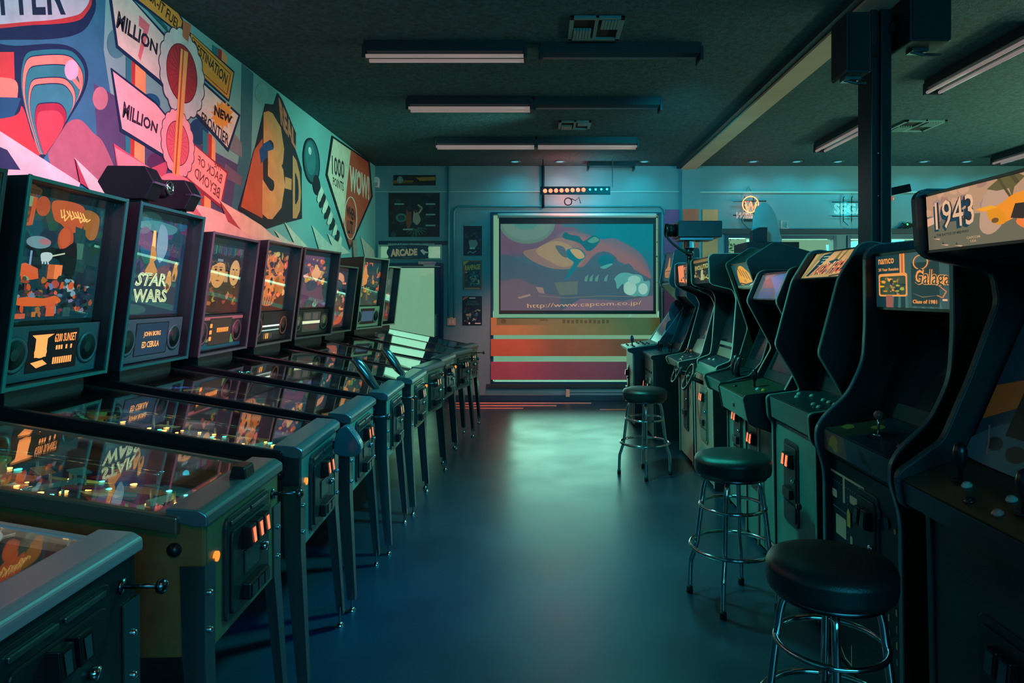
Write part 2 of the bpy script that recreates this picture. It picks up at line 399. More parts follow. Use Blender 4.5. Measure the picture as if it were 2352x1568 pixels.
    A.text('7', (820, 360), (870, 380), (895, 150), (830, 90), (224, 120, 130), .05)
    A.text('MILLION', (690, 165), (938, 332), (944, 262), (706, 62), (28, 30, 50), .035)
    A.star(1330, 690, 50, 72, 14, org, .2, 1.25)
    A.text('NEW', (1280, 690), (1385, 745), (1392, 700), (1284, 628), (28, 30, 50), .05)
    A.text('FRONTIER', (1200, 735), (1366, 880), (1372, 810), (1208, 668), (28, 30, 50), .02)
    A.poly([(660, 405), (716, 790), (1000, 960), (1050, 760), (930, 610)], navy); A.poly([(672, 428), (728, 772), (1000, 940), (1040, 760), (930, 626)], pk)
    A.text('MILLION', (728, 705), (936, 802), (944, 745), (738, 605), (44, 36, 60), .035)
    A.poly([(676, 860), (700, 1020), (980, 1090), (1010, 960), (900, 1010)], (196, 84, 110)); A.poly([(684, 884), (706, 1010), (980, 1076), (920, 1020)], (232, 150, 160))
    A.poly([(1100, 850), (1160, 862), (1366, 1034), (1322, 1250), (1110, 1080)], (150, 48, 70)); A.poly([(1110, 868), (1165, 874), (1356, 1040), (1318, 1226), (1120, 1064)], (244, 170, 160))
    A.text('THE', (1325, 1030), (1280, 1000), (1284, 965), (1330, 992), (120, 50, 60), .01)
    A.text('BACK OF', (1322, 1105), (1180, 980), (1186, 930), (1332, 1050), (120, 50, 60), .01)
    A.text('BEYOND', (1310, 1195), (1160, 1060), (1168, 1000), (1318, 1130), (120, 50, 60), .01)
    # burst rings
    def burst(cx, cy, rx, ry, rot, ring, inner, n=17):
        pts = []
        for k in range(n*4):
            a = 2*math.pi*k/(n*4); m = 1+.07*abs(math.sin(a*n/2)); x, y = rx*m*math.cos(a), ry*m*math.sin(a)
            pts.append((cx+x*math.cos(rot)-y*math.sin(rot), cy+x*math.sin(rot)+y*math.cos(rot)))
        A.poly([(cx+(x-cx)*1.04, cy+(y-cy)*1.03) for x, y in pts], (60, 60, 80)); A.poly(pts, ring)
        A.ell(cx, cy, rx*.74, ry*.70, (110, 40, 50), rot, 28); A.ell(cx, cy, rx*.70, ry*.67, inner, rot, 28)
        for k in range(22):
            a = 2*math.pi*k/22; c, s = math.cos(a), math.sin(a)
            p = lambda q: (cx+rx*q*c*math.cos(rot)-ry*q*s*math.sin(rot), cy+rx*q*c*math.sin(rot)+ry*q*s*math.cos(rot))
            A.line([p(.2), p(.64)], 2.2, tuple(x*.75 for x in inner))
    burst(1086, 440, 122, 262, -.16, (206, 214, 206), (170, 52, 62))
    burst(1060, 860, 92, 196, -.12, (244, 176, 180), (226, 104, 118))
    A.poly(smoothpoly([(950, 1080), (1000, 1040), (1070, 1050), (1130, 1090), (1100, 1160), (980, 1140)]), (236, 140, 150))
    A.poly([(1090, 120), (1142, 150), (1122, 250), (1090, 220)], (200, 120, 80)); A.poly([(1078, 290), (1122, 314), (1066, 1060), (1030, 1040)], (244, 176, 96)); A.line([(1094, 300), (1046, 1044)], 9, (190, 80, 60))
    # REAL 3-D
    A.poly([(1590, 622), (1640, 628), (1662, 556), (1690, 600), (1772, 800), (1770, 900), (1806, 1010), (1808, 1312), (1700, 1340), (1600, 1372), (1424, 1255), (1510, 960)], (40, 34, 44))
    A.poly([(1520, 900), (1570, 830), (1575, 1150), (1570, 1310), (1440, 1240)], (196, 96, 60)); A.poly([(1550, 900), (1600, 830), (1640, 900), (1560, 980)], (28, 80, 140))
    A.text('3', (1568, 1335), (1706, 1290), (1702, 740), (1572, 630), (236, 160, 96), .06)
    A.poly([(1706, 1060), (1746, 1075), (1744, 1140), (1704, 1130)], (232, 156, 96))
    A.text('D', (1752, 1310), (1804, 1310), (1800, 1000), (1752, 930), (222, 150, 96), .05)
    A.text('REAL', (1680, 745), (1770, 900), (1768, 800), (1666, 580), (226, 120, 86), .05)
    # balloon with chequered string
    A.ell(1865, 966, 50, 140, (20, 34, 44), -.08, 30); A.ell(1865, 966, 44, 128, (30, 96, 104), -.08, 30); A.ell(1858, 950, 30, 100, (52, 124, 128), -.08, 24); A.ell(1855, 905, 9, 24, (200, 220, 214), -.1)
    A.ell(1896, 1110, 22, 62, (22, 36, 44), -.1)
    for k in range(9):
        x, y = 1908+k*15, 1155+k*36; A.poly([(x, y), (x+16-k*.7, y-36+k), (x+30-k*1.2, y-12), (x+22-k, y+44-k), (x-4, y+62-k*3), (x-10, y+40)], (222, 224, 206) if k % 2 == 0 else (30, 44, 50))
    # shield
    A.poly([(1988, 812), (2216, 968), (2234, 1180), (2096, 1500), (1952, 1050)], (24, 34, 40))
    A.poly([(1996, 830), (2206, 974), (2224, 1178), (2096, 1474), (1962, 1046)], (226, 218, 190))
    A.poly([(2102, 900), (2206, 974), (2224, 1178), (2096, 1474), (2056, 1350), (2080, 1100)], (206, 88, 62))
    A.text('1000', (1988, 1045), (2062, 1078), (2062, 965), (1986, 930), (60, 50, 50), .02); A.text('POINTS', (1994, 1110), (2058, 1150), (2058, 1095), (1993, 1060), (60, 50, 50), .02)
    A.text('WOW!', (2092, 1145), (2212, 1205), (2214, 1060), (2094, 985), (232, 222, 196), .05)
    A.outline([(2100+37*math.cos(k*.39), 1308+128*math.sin(k*.39)) for k in range(16)], 5, (232, 214, 190))
    A.text('WHEN', (2074, 1298), (2128, 1330), (2128, 1262), (2074, 1228), (40, 36, 44), .04); A.text('LIT', (2082, 1398), (2114, 1408), (2114, 1332), (2082, 1318), (40, 36, 44), .04)
    # jagged shards along the bottom
    sh = (232, 206, 206)
    A.poly([(-300, 600), (0, 795), (470, 1098), (430, 1240), (-300, 1100)], (226, 208, 214)); A.poly([(-300, 760), (30, 900), (110, 1020), (-300, 1000)], (46, 50, 100))
    A.poly([(435, 945), (640, 1140), (700, 1300), (520, 1130)], sh); A.poly([(440, 950), (520, 1130), (470, 1098)], (160, 60, 90))
    A.poly([(1100, 1170), (1180, 1230), (1260, 1250), (1660, 1425), (1900, 1500), (2300, 1640), (1200, 1620), (1100, 1300)], (236, 196, 188))
    A.poly([(1150, 1225), (1200, 1290), (1210, 1310), (1110, 1260)], (200, 110, 120)); A.poly([(1308, 1200), (1440, 1378), (1500, 1420), (1660, 1440), (1560, 1350)], (244, 206, 186)); A.poly([(1312, 1210), (1440, 1380), (1360, 1330)], (180, 80, 90))
    A.poly([(1640, 1380), (1720, 1440), (1740, 1500), (1690, 1460)], (206, 212, 196)); A.poly([(1700, 1330), (1830, 1470), (1860, 1510), (1770, 1480)], (206, 212, 196)); A.poly([(1866, 1350), (1960, 1450), (2040, 1520), (1910, 1500)], (206, 212, 196)); A.poly([(1960, 1400), (2100, 1520), (2010, 1530)], (214, 216, 196))
    A.poly([(2160, 1420), (2240, 1500), (2248, 1560), (2190, 1560)], (206, 206, 186))
    o = A.build('wall_mural', artmat('mural_paint', 0, 1, .55, .28))
    return tag(o, 'large painted mural of signs, bursts, 3-D letters and a shield along left wall', 'mural')
mural()
# ---------------------------------------------------------------- back wall items
def BW(u, v, h=0, y=YB-.004): return (bx(u), y-h, bz(v))
def flat(name, draw, label, cat, m, th=.006, rect=None, group=None, y=None):
    y = y or YB-.004
    root = MB().box((bx(rect[0]), y, bz(rect[3])), (bx(rect[2]), y+th, bz(rect[1]))); root.col = (20, 24, 30)
    A = Art(lambda a, b, h: (bx(a), y-.0006-h, bz(b)), .00005); A.mb = root; A.clip = rect; draw(A)
    A.mb.c[:6] = [(20, 24, 30)]*6
    return tag(A.build(name, m), label, cat, group)
POST = artmat('poster_print', 0, 1.0, .35)
def mosaic(A, r, cols, n, s0, s1, seed=1):
    rr = random.Random(seed)
    for i in range(n):
        c = rr.choice(cols); x, y = rr.uniform(r[0], r[2]), rr.uniform(r[1], r[3]); a, b = rr.uniform(s0, s1), rr.uniform(s0, s1)
        A.poly([(x+a*math.cos(t)*rr.uniform(.4, 1), y+b*math.sin(t)*rr.uniform(.4, 1)) for t in [k*math.pi/3 for k in range(6)]], tuple(q*rr.uniform(.7, 1.15) for q in c))
def d1(A):
    A.rect(904, 402, 1001, 426, (22, 30, 34)); A.rect(904, 414, 950, 421, (120, 92, 30)); A.ell(919, 413, 7, 8, (120, 150, 150)); A.ell(919, 413, 5, 6, (26, 40, 44)); A.poly([(919, 406), (924, 413), (919, 420), (914, 413)], (130, 150, 140))
    [A.rect(936+5*k, 405, 939+5*k, 412, (60, 44, 20)) for k in range(9)]; A.poly([(955, 408), (1000, 406), (1000, 414), (965, 416)], (150, 110, 40)); [A.rect(932+5*k, 418, 935+5*k, 424, (48, 36, 24)) for k in range(10)]
flat('poster', d1, 'wide narrow dark banner poster, topmost on wall above the door', 'poster', POST, rect=(904, 402, 1001, 426))
def d2(A):
    r = (893, 443, 1010, 544); A.rect(*r, (14, 28, 34)); mosaic(A, r, [(20, 52, 56), (14, 34, 44), (30, 60, 58), (18, 24, 34)], 60, 4, 14, 3)
    A.ell(922, 500, 13, 10, (60, 110, 104)); A.ell(922, 500, 8, 6, (24, 60, 64)); A.blob(938, 505, 8, 22, (130, 66, 46)); A.blob(956, 500, 9, 20, (150, 150, 130)); A.line([(962, 490), (970, 478), (960, 470)], 4, (150, 150, 130)); A.ell(955, 484, 4, 5, (70, 50, 40))
    for k in range(9): A.line([(955+math.cos(a)*6, 522+math.sin(a)*4), (955+math.cos(a)*26, 522+math.sin(a)*20)] , 1.6, (60, 110, 90)) if (a := .2+k*.33) else 0
    for x, y in ((906, 467), (978, 467), (978, 491), (978, 516), (926, 525)): A.rect(x, y, x+22, y+3.4, (120, 160, 150))
flat('poster', d2, 'large square dark poster with a pale figure, above the arcade door', 'poster', POST, rect=(893, 443, 1010, 544))
def dA(A):
    r = (1065, 519, 1107, 587); A.rect(*r, (20, 26, 40)); mosaic(A, r, [(30, 34, 56), (60, 70, 80), (14, 18, 30), (60, 40, 50)], 40, 2, 6, 5); A.blob(1086, 560, 10, 12, (120, 130, 120)); A.rect(1079, 568, 1091, 572, (170, 180, 170)); A.line([(1074, 581), (1080, 577), (1086, 581), (1094, 576)], 1.5, (150, 160, 160))
def dB(A):
    r = (1063, 598, 1107, 665); A.rect(*r, (140, 72, 46)); A.rect(1067, 601, 1103, 659, (44, 60, 70)); mosaic(A, (1070, 625, 1100, 655), [(40, 110, 120), (170, 160, 130), (140, 76, 50), (24, 40, 60), (90, 120, 90)], 50, 2, 6, 8)
    A.text('RAMPAGE', (1068, 622), (1103, 618), (1103, 606), (1068, 609), (226, 160, 60), .04); A.poly([(1064, 600), (1078, 599), (1065, 610)], (200, 150, 60)); [A.rect(1067+4*k, 661.5, 1070+4*k, 663.5, (230, 170, 120)) for k in range(9)]
def dC(A):
    r = (1062, 680, 1107, 747); A.rect(*r, (18, 26, 40)); A.poly([(1063, 690), (1063, 684), (1068, 681), (1078, 681)], (196, 90, 80)); A.rect(1078, 683, 1092, 685.5, (200, 200, 190)); A.trect('DOUBLE', 1074, 695, 1096, 690, (60, 110, 110)); A.trect('DRAGON', 1070, 701, 1100, 696, (60, 120, 120))
    mosaic(A, (1067, 708, 1102, 738), [(150, 160, 150), (90, 60, 50), (40, 60, 80), (30, 100, 110)], 44, 1.5, 5, 9); A.ell(1078, 742, 2.2, 2.2, (220, 220, 220)); A.rect(1091, 741, 1104, 743.5, (200, 200, 200))
g3 = None
flat('poster', dA, 'dark blue portrait poster, top one of three stacked beside the screen', 'poster', POST, rect=(1065, 519, 1107, 587))
flat('poster', dB, 'orange bordered colourful poster, middle one of three beside the screen', 'poster', POST, rect=(1063, 598, 1107, 665))
flat('poster', dC, 'dark portrait poster with pink corner, lowest of three beside the screen', 'poster', POST, rect=(1062, 680, 1107, 747))
# lettering over the transom + arcade board
A = Art(lambda a, b, h: (bx(a), YB-.004-h, bz(b)))
A.rect(870, 553, 1030, 563, (12, 52, 74)); A.trect('THIS DOOR MUST REMAIN OPEN DURING BUSINESS HOURS', 891, 562, 998, 558.6, (190, 205, 200), .02)
tag(A.build('door_notice', POST), 'thin line of white capital lettering above the transom window', 'sign')
def arc_pts():
    p = [(903, 564.5), (976, 564.5)]
    p += [(989+0*k, 0) for k in range(0)]
    return [(901, 564), (978, 564), (984, 571), (985, 580), (984, 588), (978, 594), (901, 594), (894, 589), (890, 580), (894, 570)]
ap = smoothpoly(arc_pts(), 4)
sm = MB(); sm.col = (14, 34, 44); sm.prism([(bx(a), bz(b)) for a, b in ap], YB-.05, YB-.03)
A = Art(lambda a, b, h: (bx(a), YB-.0506-h, bz(b))); A.mb = sm
A.poly([(937.5+(a-937.5)*.97, 579+(b-579)*.92) for a, b in ap], (24, 60, 76))
A.text('ARCADE', (899, 590), (960, 587), (960, 571), (899, 572), (236, 186, 150), .06)
A.poly(smoothpoly([(967, 576), (972, 573), (978, 577), (988, 581), (978, 582), (976, 586), (970, 580)]), (190, 196, 180))
A.line([(915, 569), (925, 567.5), (935, 569)], 1, (90, 120, 110)); A.line([(925, 591), (937, 593), (949, 591)], 1, (90, 120, 110))
tag(A.build('arcade_sign', artmat('sign_paint', .06, 1, .4)), 'dark rounded board lettered ARCADE with pointing hand, hung in the transom', 'sign')
# motion sensor in the corner
sm = empty('motion_sensor', (bx(866)+.005, YB-.06, bz(420)), label='small white motion sensor high in the left back corner', cat='sensor')
MB().prism(fillet([(-.03, -.075), (.032, -.075), (.04, .03), (.025, .075), (-.03, .075)], .012), -.03, .055).build('housing', mat('white_plastic', (220, 214, 205), .4), sm, .004)
MB().box((-.012, -.036, -.06), (.026, -.030, -.01)).build('lens', mat('sensor_lens', (170, 160, 160), .3), sm)
# conduits and socket
PIPE = mat('painted_pipe', (52, 134, 142), .35)
cd = MB(); cd.tube([(bx(1031), YB-.018, bz(383)), (bx(1031), YB-.018, bz(730))], .016)
tag(cd.build('wall_conduit', PIPE, None, 0, True), 'straight painted pipe running down wall from ceiling to the socket', 'pipe')
cd = MB(); arc = [(bx(1043), YB-.018, bz(730)), (bx(1043), YB-.018, bz(495))] + [(bx(1061-18*math.cos(a)), YB-.018, bz(490-16*math.sin(a))) for a in [R(10*k) for k in range(10)]] + [(bx(1515), YB-.018, bz(474)), (bx(1524), YB-.018, bz(480)), (bx(1526), YB-.018, bz(492))]
cd.tube(arc, .013)
tag(cd.build('wall_conduit', PIPE, None, 0, True), 'painted pipe curving from socket and along wall above the screen', 'pipe')
cd = MB().tube([(bx(1247.5), YB-.03, ZC), (bx(1247.5), YB-.03, bz(478))], .02, 8)
tag(cd.build('wall_conduit', BLACKM, None, 0, True), 'dark pipe dropping from ceiling behind the red lamps', 'pipe')
so = empty('wall_socket', (bx(1037), YB, bz(738)), label='square beige wall socket below the left pipes, right of door', cat='socket')
MB().box((-.06, -.025, -.058), (.06, 0, .058)).build('cover', mat('beige_plate', (206, 170, 140), .4), so, .006)
MB().box((-.035, -.028, -.03), (-.012, -.024, .03)).box((.012, -.028, -.03), (.035, -.024, .03)).build('outlet', mat('pale_outlet', (226, 200, 180), .4), so)
so = empty('wall_socket', (bx(1304), YB, bz(902)), label='pink lit socket box low on wall beneath the window boards', cat='socket')
MB().box((-.028, -.03, -.055), (.028, 0, .055)).build('cover', mat('beige_plate', (206, 170, 140), .4), so, .004)
MB().box((.03, -.02, .01), (1.2, 0, .035)).build('cable_channel', WALLB, so, .003)
# painted boards across the big window
def board(v0, v1, col, label, extra=None, cut=1515):
    m = MB(); m.col = col; m.box((bx(1128), YB-.045, bz(v1)), (bx(cut), YB-.02, bz(v0)))
    A = Art(lambda a, b, h: (bx(a), YB-.0455-h, bz(b))); A.mb = m
    if extra: extra(A)
    return tag(A.build('window_board', artmat('board_paint', 0, 1, .5, .15)), label, 'board', 'painted boards across the window')
board(729, 769, (176, 144, 84), 'ochre board across the window directly under the screen', lambda A: ([A.rect(1292+10*k, 733+(k%3), 1298+10*k, 742, (140, 98, 50)) for k in range(11)], A.ell(1157, 737, 6, 5, (150, 108, 54)), A.rect(1240, 733, 1258, 736, (140, 100, 50))))
def pac(A):
    A.poly([(1201, 796)]+[(1201+5*math.cos(a), 796+5*math.sin(a)) for a in [R(35+k*29) for k in range(11)]], (120, 50, 38))
board(778, 817, (184, 104, 68), 'orange-red board, middle of three across the window')
board(830, 871, (160, 84, 104), 'crimson board, lowest of three across the window')
# painted stripes right of the window
for (u0, u1, v0, v1), c, l in (((1525, 1560, 481, 760), (134, 70, 124), 'purple vertical stripe panel, nearest the projection screen'), ((1567, 1603, 481, 700), (214, 96, 66), 'rust orange vertical stripe panel on the pilaster'), ((1613, 1648, 481, 700), (222, 146, 96), 'tan vertical stripe panel, rightmost of the three')):
    y = YB-.062 if u0 == 1567 else YB-.012
    tag(MB().box((bx(u0), y, bz(v1)), (bx(u1), y+.0135, bz(v0))).build('stripe_panel', mat('stripe_%d' % u0, c, .6, noise=.12, nscale=4)), l, 'panel', 'painted vertical stripes')
# projection screen
YS = 9.70
def sx(u): return (u-VU)/F*YS
def sz(v): return CH-(v-VV)/F*YS
ps = empty('projection_screen', (sx(1326), YS, sz(600)), label='large pull-down projection screen hanging in front of back window', cat='screen')
ox, oz = sx(1326), sz(600)
MB().box((sx(1146)-ox, 0, sz(719)-oz), (sx(1507)-ox, .006, sz(499)-oz)).build('fabric', mat('screen_border', (10, 24, 30), .6), ps)
cs = MB(); cs.lathe([(.018, 0), (.034, .02), (.034, 2.235), (.018, 2.255)], (sx(1143)-ox, .01, sz(495)-oz), (1, 0, 0), 14)
[cs.box((a, .0, -.03+sz(495)-oz), (a+.012, .152, .03+sz(495)-oz)) for a in (sx(1143)-ox-.002, sx(1143)-ox+2.245)]
cs.build('roller_case', mat('pale_case', (196, 190, 184), .35), ps, 0, True)
MB().box((sx(1146)-ox, -.012, sz(721)-oz), (sx(1507)-ox, .014, sz(717)-oz)).build('bottom_bar', BLACKM, ps, .003)
def proj():
    A = Art(lambda a, b, h: (sx(a/6.19+1140)-ox, -.002-h, sz(b/6.19+500)-oz), .00005)
    A.clip = (60, 88, 2230, 1318)
    A.rect(60, 88, 2230, 1318, (56, 84, 96))
    # soft sky bands
    for k in range(12):
        t = k/11; A.poly([(850+60*k, 88), (2230, 88), (2230, 860-40*k), (1900-50*k, 500-20*k), (1450, 300-12*k)], (int(50-50*t), int(92+14*t), int(104+12*t)))
    for k in range(8): A.poly(smoothpoly([(60, 60), (60, 500), (300, 560-10*k), (900, 500-14*k), (1150, 300-10*k), (1100, 140), (950, 130), (860, 88)]), (70+3*k, 78-1*k, 96-1*k))
    for k in range(7): A.poly(smoothpoly([(860+20*k, 260), (1100, 180+10*k), (1480, 300+10*k), (1700, 300+30*k), (2060-20*k, 520+10*k), (2200, 860), (1900, 700), (1500, 520), (1300, 640), (1180, 700), (900, 560)]), (88+6*k, 84, 96-2*k))
    A.ell(440, 60, 400, 310, (84, 112, 100), 0, 40); A.ell(440, 50, 360, 270, (90, 122, 108), 0, 40); A.ell(420, 60, 180, 110, (64, 122, 112), 0, 30)
    A.poly(smoothpoly([(380, 490), (600, 420), (860, 290), (1100, 330), (1260, 560), (1150, 700), (860, 730), (560, 640)]), (122, 98, 88))
    A.poly(smoothpoly([(560, 470), (820, 330), (1080, 420), (1100, 640), (940, 700), (760, 620)]), (142, 120, 88))
    # rolling rocks
    A.poly(smoothpoly([(60, 560), (400, 640), (800, 740), (1180, 730), (1400, 520), (1560, 480), (1700, 560), (1760, 690), (1880, 650), (1960, 740), (2000, 860), (2230, 980), (2230, 1330), (60, 1330)]), (58, 78, 90))
    A.poly([(60, 900), (300, 860), (560, 960), (700, 1080), (900, 1100), (900, 1330), (60, 1330)], (84, 78, 88)); A.poly([(1200, 1150), (1800, 1180), (2230, 1100), (2230, 1330), (900, 1330)], (104, 84, 98))
    A.ell(1560, 610, 120, 90, (10, 92, 104)); A.poly(smoothpoly([(1480, 700), (1620, 650), (1650, 665), (1540, 725)]), (70, 144, 134))
    A.poly([(820, 920), (1160, 900), (1150, 1090), (900, 1100)], (80, 96, 86)); A.poly([(560, 980), (660, 990), (690, 1080), (600, 1060)], (130, 108, 100))
    for x in (1260, 1330, 1410, 1540): A.poly([(x, 850), (x+50, 800), (x+30, 905), (x-10, 900)], (80, 130, 116))
    A.poly([(300, 1130), (480, 1080), (490, 1110), (330, 1150)], (130, 116, 104)); A.line([(600, 1110), (1000, 1140), (1500, 1110), (2000, 1120)], 10, (96, 100, 92))
    # plain leaping streak of teal and tan in place of the figure
    A.poly(smoothpoly([(950, 230), (1000, 205), (1050, 240), (1170, 260), (1240, 330), (1380, 250), (1470, 320), (1380, 440), (1290, 470), (1180, 360), (960, 290)]), (8, 84, 92))
    A.poly(smoothpoly([(1010, 450), (1180, 440), (1270, 540), (1180, 640), (1120, 740), (1060, 820), (975, 890), (1020, 760), (1100, 640), (1010, 560)]), (12, 98, 110))
    A.poly(smoothpoly([(1050, 450), (1180, 455), (1255, 550), (1180, 585), (1110, 540)]), (168, 140, 92)); A.poly(smoothpoly([(1300, 330), (1400, 270), (1460, 320), (1370, 360)]), (70, 130, 112)); A.poly(smoothpoly([(840, 400), (960, 420), (1010, 560), (920, 530)]), (70, 84, 92))
    # pale puff
    A.poly(smoothpoly([(1680, 860), (1760, 790), (1860, 780), (1940, 800), (2060, 820), (2100, 900), (2180, 905), (2150, 1100), (2010, 1110), (1920, 1110), (1820, 1060), (1800, 940), (1720, 1010), (1700, 920)]), (78, 146, 140))
    A.ell(1900, 1000, 92, 100, (140, 186, 168)); A.ell(2085, 1010, 68, 80, (140, 186, 168)); A.ell(1960, 880, 90, 60, (128, 180, 166))
    A.text('http://www.capcom.co.jp/', (440, 1300), (2060, 1250), (2060, 1180), (440, 1220), (196, 150, 110), .0)
    return A.build('projected_image', artmat('projector_light', 1.0, .15, .5, .12), ps)
proj()
# ---------------------------------------------------------------- lamp bar, neon signs, ceiling fittings
lb = empty('lamp_bar', (0, 0, 0), label='hanging bar of red and cyan lamps above the screen', cat='lamp')
YL = 9.35
def lx(u): return (u-VU)/F*YL
def lz(v): return CH-(v-VV)/F*YL
MB().box((lx(1241), YL, lz(446)), (lx(1402), YL+.05, lz(428))).build('bar', BLACKM, lb, .004)
bulbs = MB()
for k in range(8): MB().sphere((lx(1252+12.6*k), YL-.012, lz(438.5-.35*k)), .028).build('red_lamp', emat('red_lamp', (255, 96, 70), 4.5), lb, 0, True)
for k in range(4): MB().sphere((lx(1355+13*k), YL-.012, lz(435.5-.3*k)), .014).build('cyan_lamp', emat('cyan_lamp', (60, 240, 250), 3), lb, 0, True)
MB().tube([(lx(1407), YL+.02, ZC), (lx(1407), YL+.02, lz(430)), (lx(1398), YL+.02, lz(432))], .006).build('hanger_rod', STEEL, lb)
MB().tube([(lx(1247), YL+.02, ZC-.0), (lx(1247), YL+.02, lz(430))], .008).build('hanger_rod', BLACKM, lb)
MB().ring((lx(1305), YL+.03, lz(462)), .05, .008, 20, (0, 1, 0)).tube([(lx(1312), YL+.03, lz(455)), (lx(1322), YL+.03, lz(460)), (lx(1330), YL+.03, lz(452)), (lx(1334), YL+.04, lz(466))], .006).build('cable_loop', RUBBER, lb)
# neon
def neon_text(s, u0, u1, v0, v1, m, parent, r=.006, shear=0., bold=0.):
    cu = bpy.data.curves.new('lettering', 'FONT'); cu.body = s; cu.fill_mode = 'NONE'; cu.bevel_depth = .009; cu.resolution_u = 3; cu.bevel_resolution = 1; cu.shear = shear; cu.offset = bold
    o = bpy.data.objects.new('lettering', cu); C.objects.link(o); dg = bpy.context.evaluated_depsgraph_get(); e = o.evaluated_get(dg); me = e.to_mesh()
    vs = [v.co.copy() for v in me.vertices]; fs = [list(p.vertices) for p in me.polygons]; e.to_mesh_clear(); bpy.data.objects.remove(o)
    x0, x1 = min(v.x for v in vs), max(v.x for v in vs); y0, y1 = min(v.y for v in vs), max(v.y for v in vs)
    X0, X1, Z0, Z1 = bx(u0), bx(u1), bz(v1), bz(v0)
    b = MB(); b.add([(X0+(v.x-x0)/(x1-x0)*(X1-X0), YB-.08+v.z*.35, Z0+(v.y-y0)/(y1-y0)*(Z1-Z0)) for v in vs], fs)
    return b.build('neon_letters', m, parent)
nw = empty('neon_sign', (0, 0, 0), label='orange neon sign with a ringed letter above white script lettering', cat='neon sign')
NO = emat('neon_orange', (255, 150, 84), 2.6); NWH = emat('neon_white', (255, 226, 206), 1.3); NC = emat('neon_cyan', (150, 240, 215), 1.8)
MB().ring((bx(1720), YB-.08, bz(471)), .115, .007, 28, (0, 1, 0), 6).build('neon_ring', NO, nw)
wm = MB()
for dv in (0, 7): wm.tube([(bx(u), YB-.082, bz(v+dv)) for u, v in ((1707, 464), (1714, 480), (1720.5, 464), (1727, 480), (1734, 464))], .006, 6)
wm.build('neon_ring', NO, nw)
neon_text('Williams', 1688, 1748, 489, 503, NWH, nw, shear=.35)
MB().tube([(bx(1682), YB-.05, bz(463)), (bx(1757), YB-.05, bz(463)), (bx(1758), YB-.02, bz(461))], .008).tube([(bx(1682), YB-.05, bz(495)), (bx(1757), YB-.05, bz(495))], .008).tube([(bx(1708), YB-.05, bz(452)), (bx(1708), YB-.05, bz(506))], .008).tube([(bx(1728), YB-.05, bz(452)), (bx(1728), YB-.05, bz(506))], .008).tube([(bx(1712), YB-.01, bz(441)), (bx(1718), YB-.02, bz(428)), (bx(1726), YB-.01, bz(441))], .003).build('support_frame', BLACKM, nw)
MB().box((bx(1708), YB-.06, bz(509)), (bx(1742), YB-.01, bz(504))).build('transformer', DSTEEL, nw)
MB().tube([(bx(1701), YB-.03, bz(500)), (bx(1704), YB-.03, bz(512)), (bx(1716), YB-.03, bz(524)), (bx(1732), YB-.03, bz(535))], .004).build('power_cord', RUBBER, nw)
ns = empty('neon_sign', (0, 0, 0), label='pale cyan outlined-letter neon sign on wall beside the black column', cat='neon sign')
neon_text('SEGA', 1911, 1981, 469, 492, NC, ns)
MB().tube([(bx(1909), YB-.04, bz(465)), (bx(1990), YB-.04, bz(465))], .008).tube([(bx(1909), YB-.04, bz(497)), (bx(1990), YB-.04, bz(497))], .008).tube([(bx(1938), YB-.02, bz(452)), (bx(1934), YB-.04, bz(455)), (bx(1934), YB-.04, bz(510))], .007).tube([(bx(1957), YB-.02, bz(452)), (bx(1953), YB-.04, bz(455)), (bx(1953), YB-.04, bz(510))], .007).tube([(bx(1934), YB-.04, bz(508)), (bx(1946), YB-.03, bz(518))], .005).build('support_frame', BLACKM, ns)
q = MB().tube([(bx(1794), YB-.02, bz(507)), (bx(1794), YB-.02, bz(525)), (bx(1811), YB-.02, bz(525)), (bx(1806), YB-.02, bz(520))], .009, 6)
q.tube([(bx(1794), YB-.02, bz(507)), (bx(1808), YB-.02, bz(509)), (bx(1808), YB-.02, bz(521))], .005, 6)
tag(q.build('unlit_neon_tube', emat('pale_tube', (150, 190, 175), .35), None, 0, True), 'small unlit neon tube shaped like a letter Q above window', 'neon tube')  # unlit tube given a faint glow of its own
LEDGE = YB-.07
# bundle on the ledge right of the column
bl = empty('ledge_clutter', (bx(2080), YB-.04, bz(526)), label='small tangle of green and dark odds on ledge right of column', cat='ornament')
cm = MB()
for k in range(14): cm.tube([(rnd.uniform(-.16, .2), rnd.uniform(-.03, .01), .008), (rnd.uniform(-.08, .12), rnd.uniform(-.03, .01), rnd.uniform(.03, .1)), (rnd.uniform(-.16, .22), rnd.uniform(-.03, .01), .01)], .006, 5)
cm.build('stems', RUBBER, bl); MB().sphere((-.01, -.01, .06), .022).build('green_light', emat('green_light', (60, 220, 130), 1.5), bl)
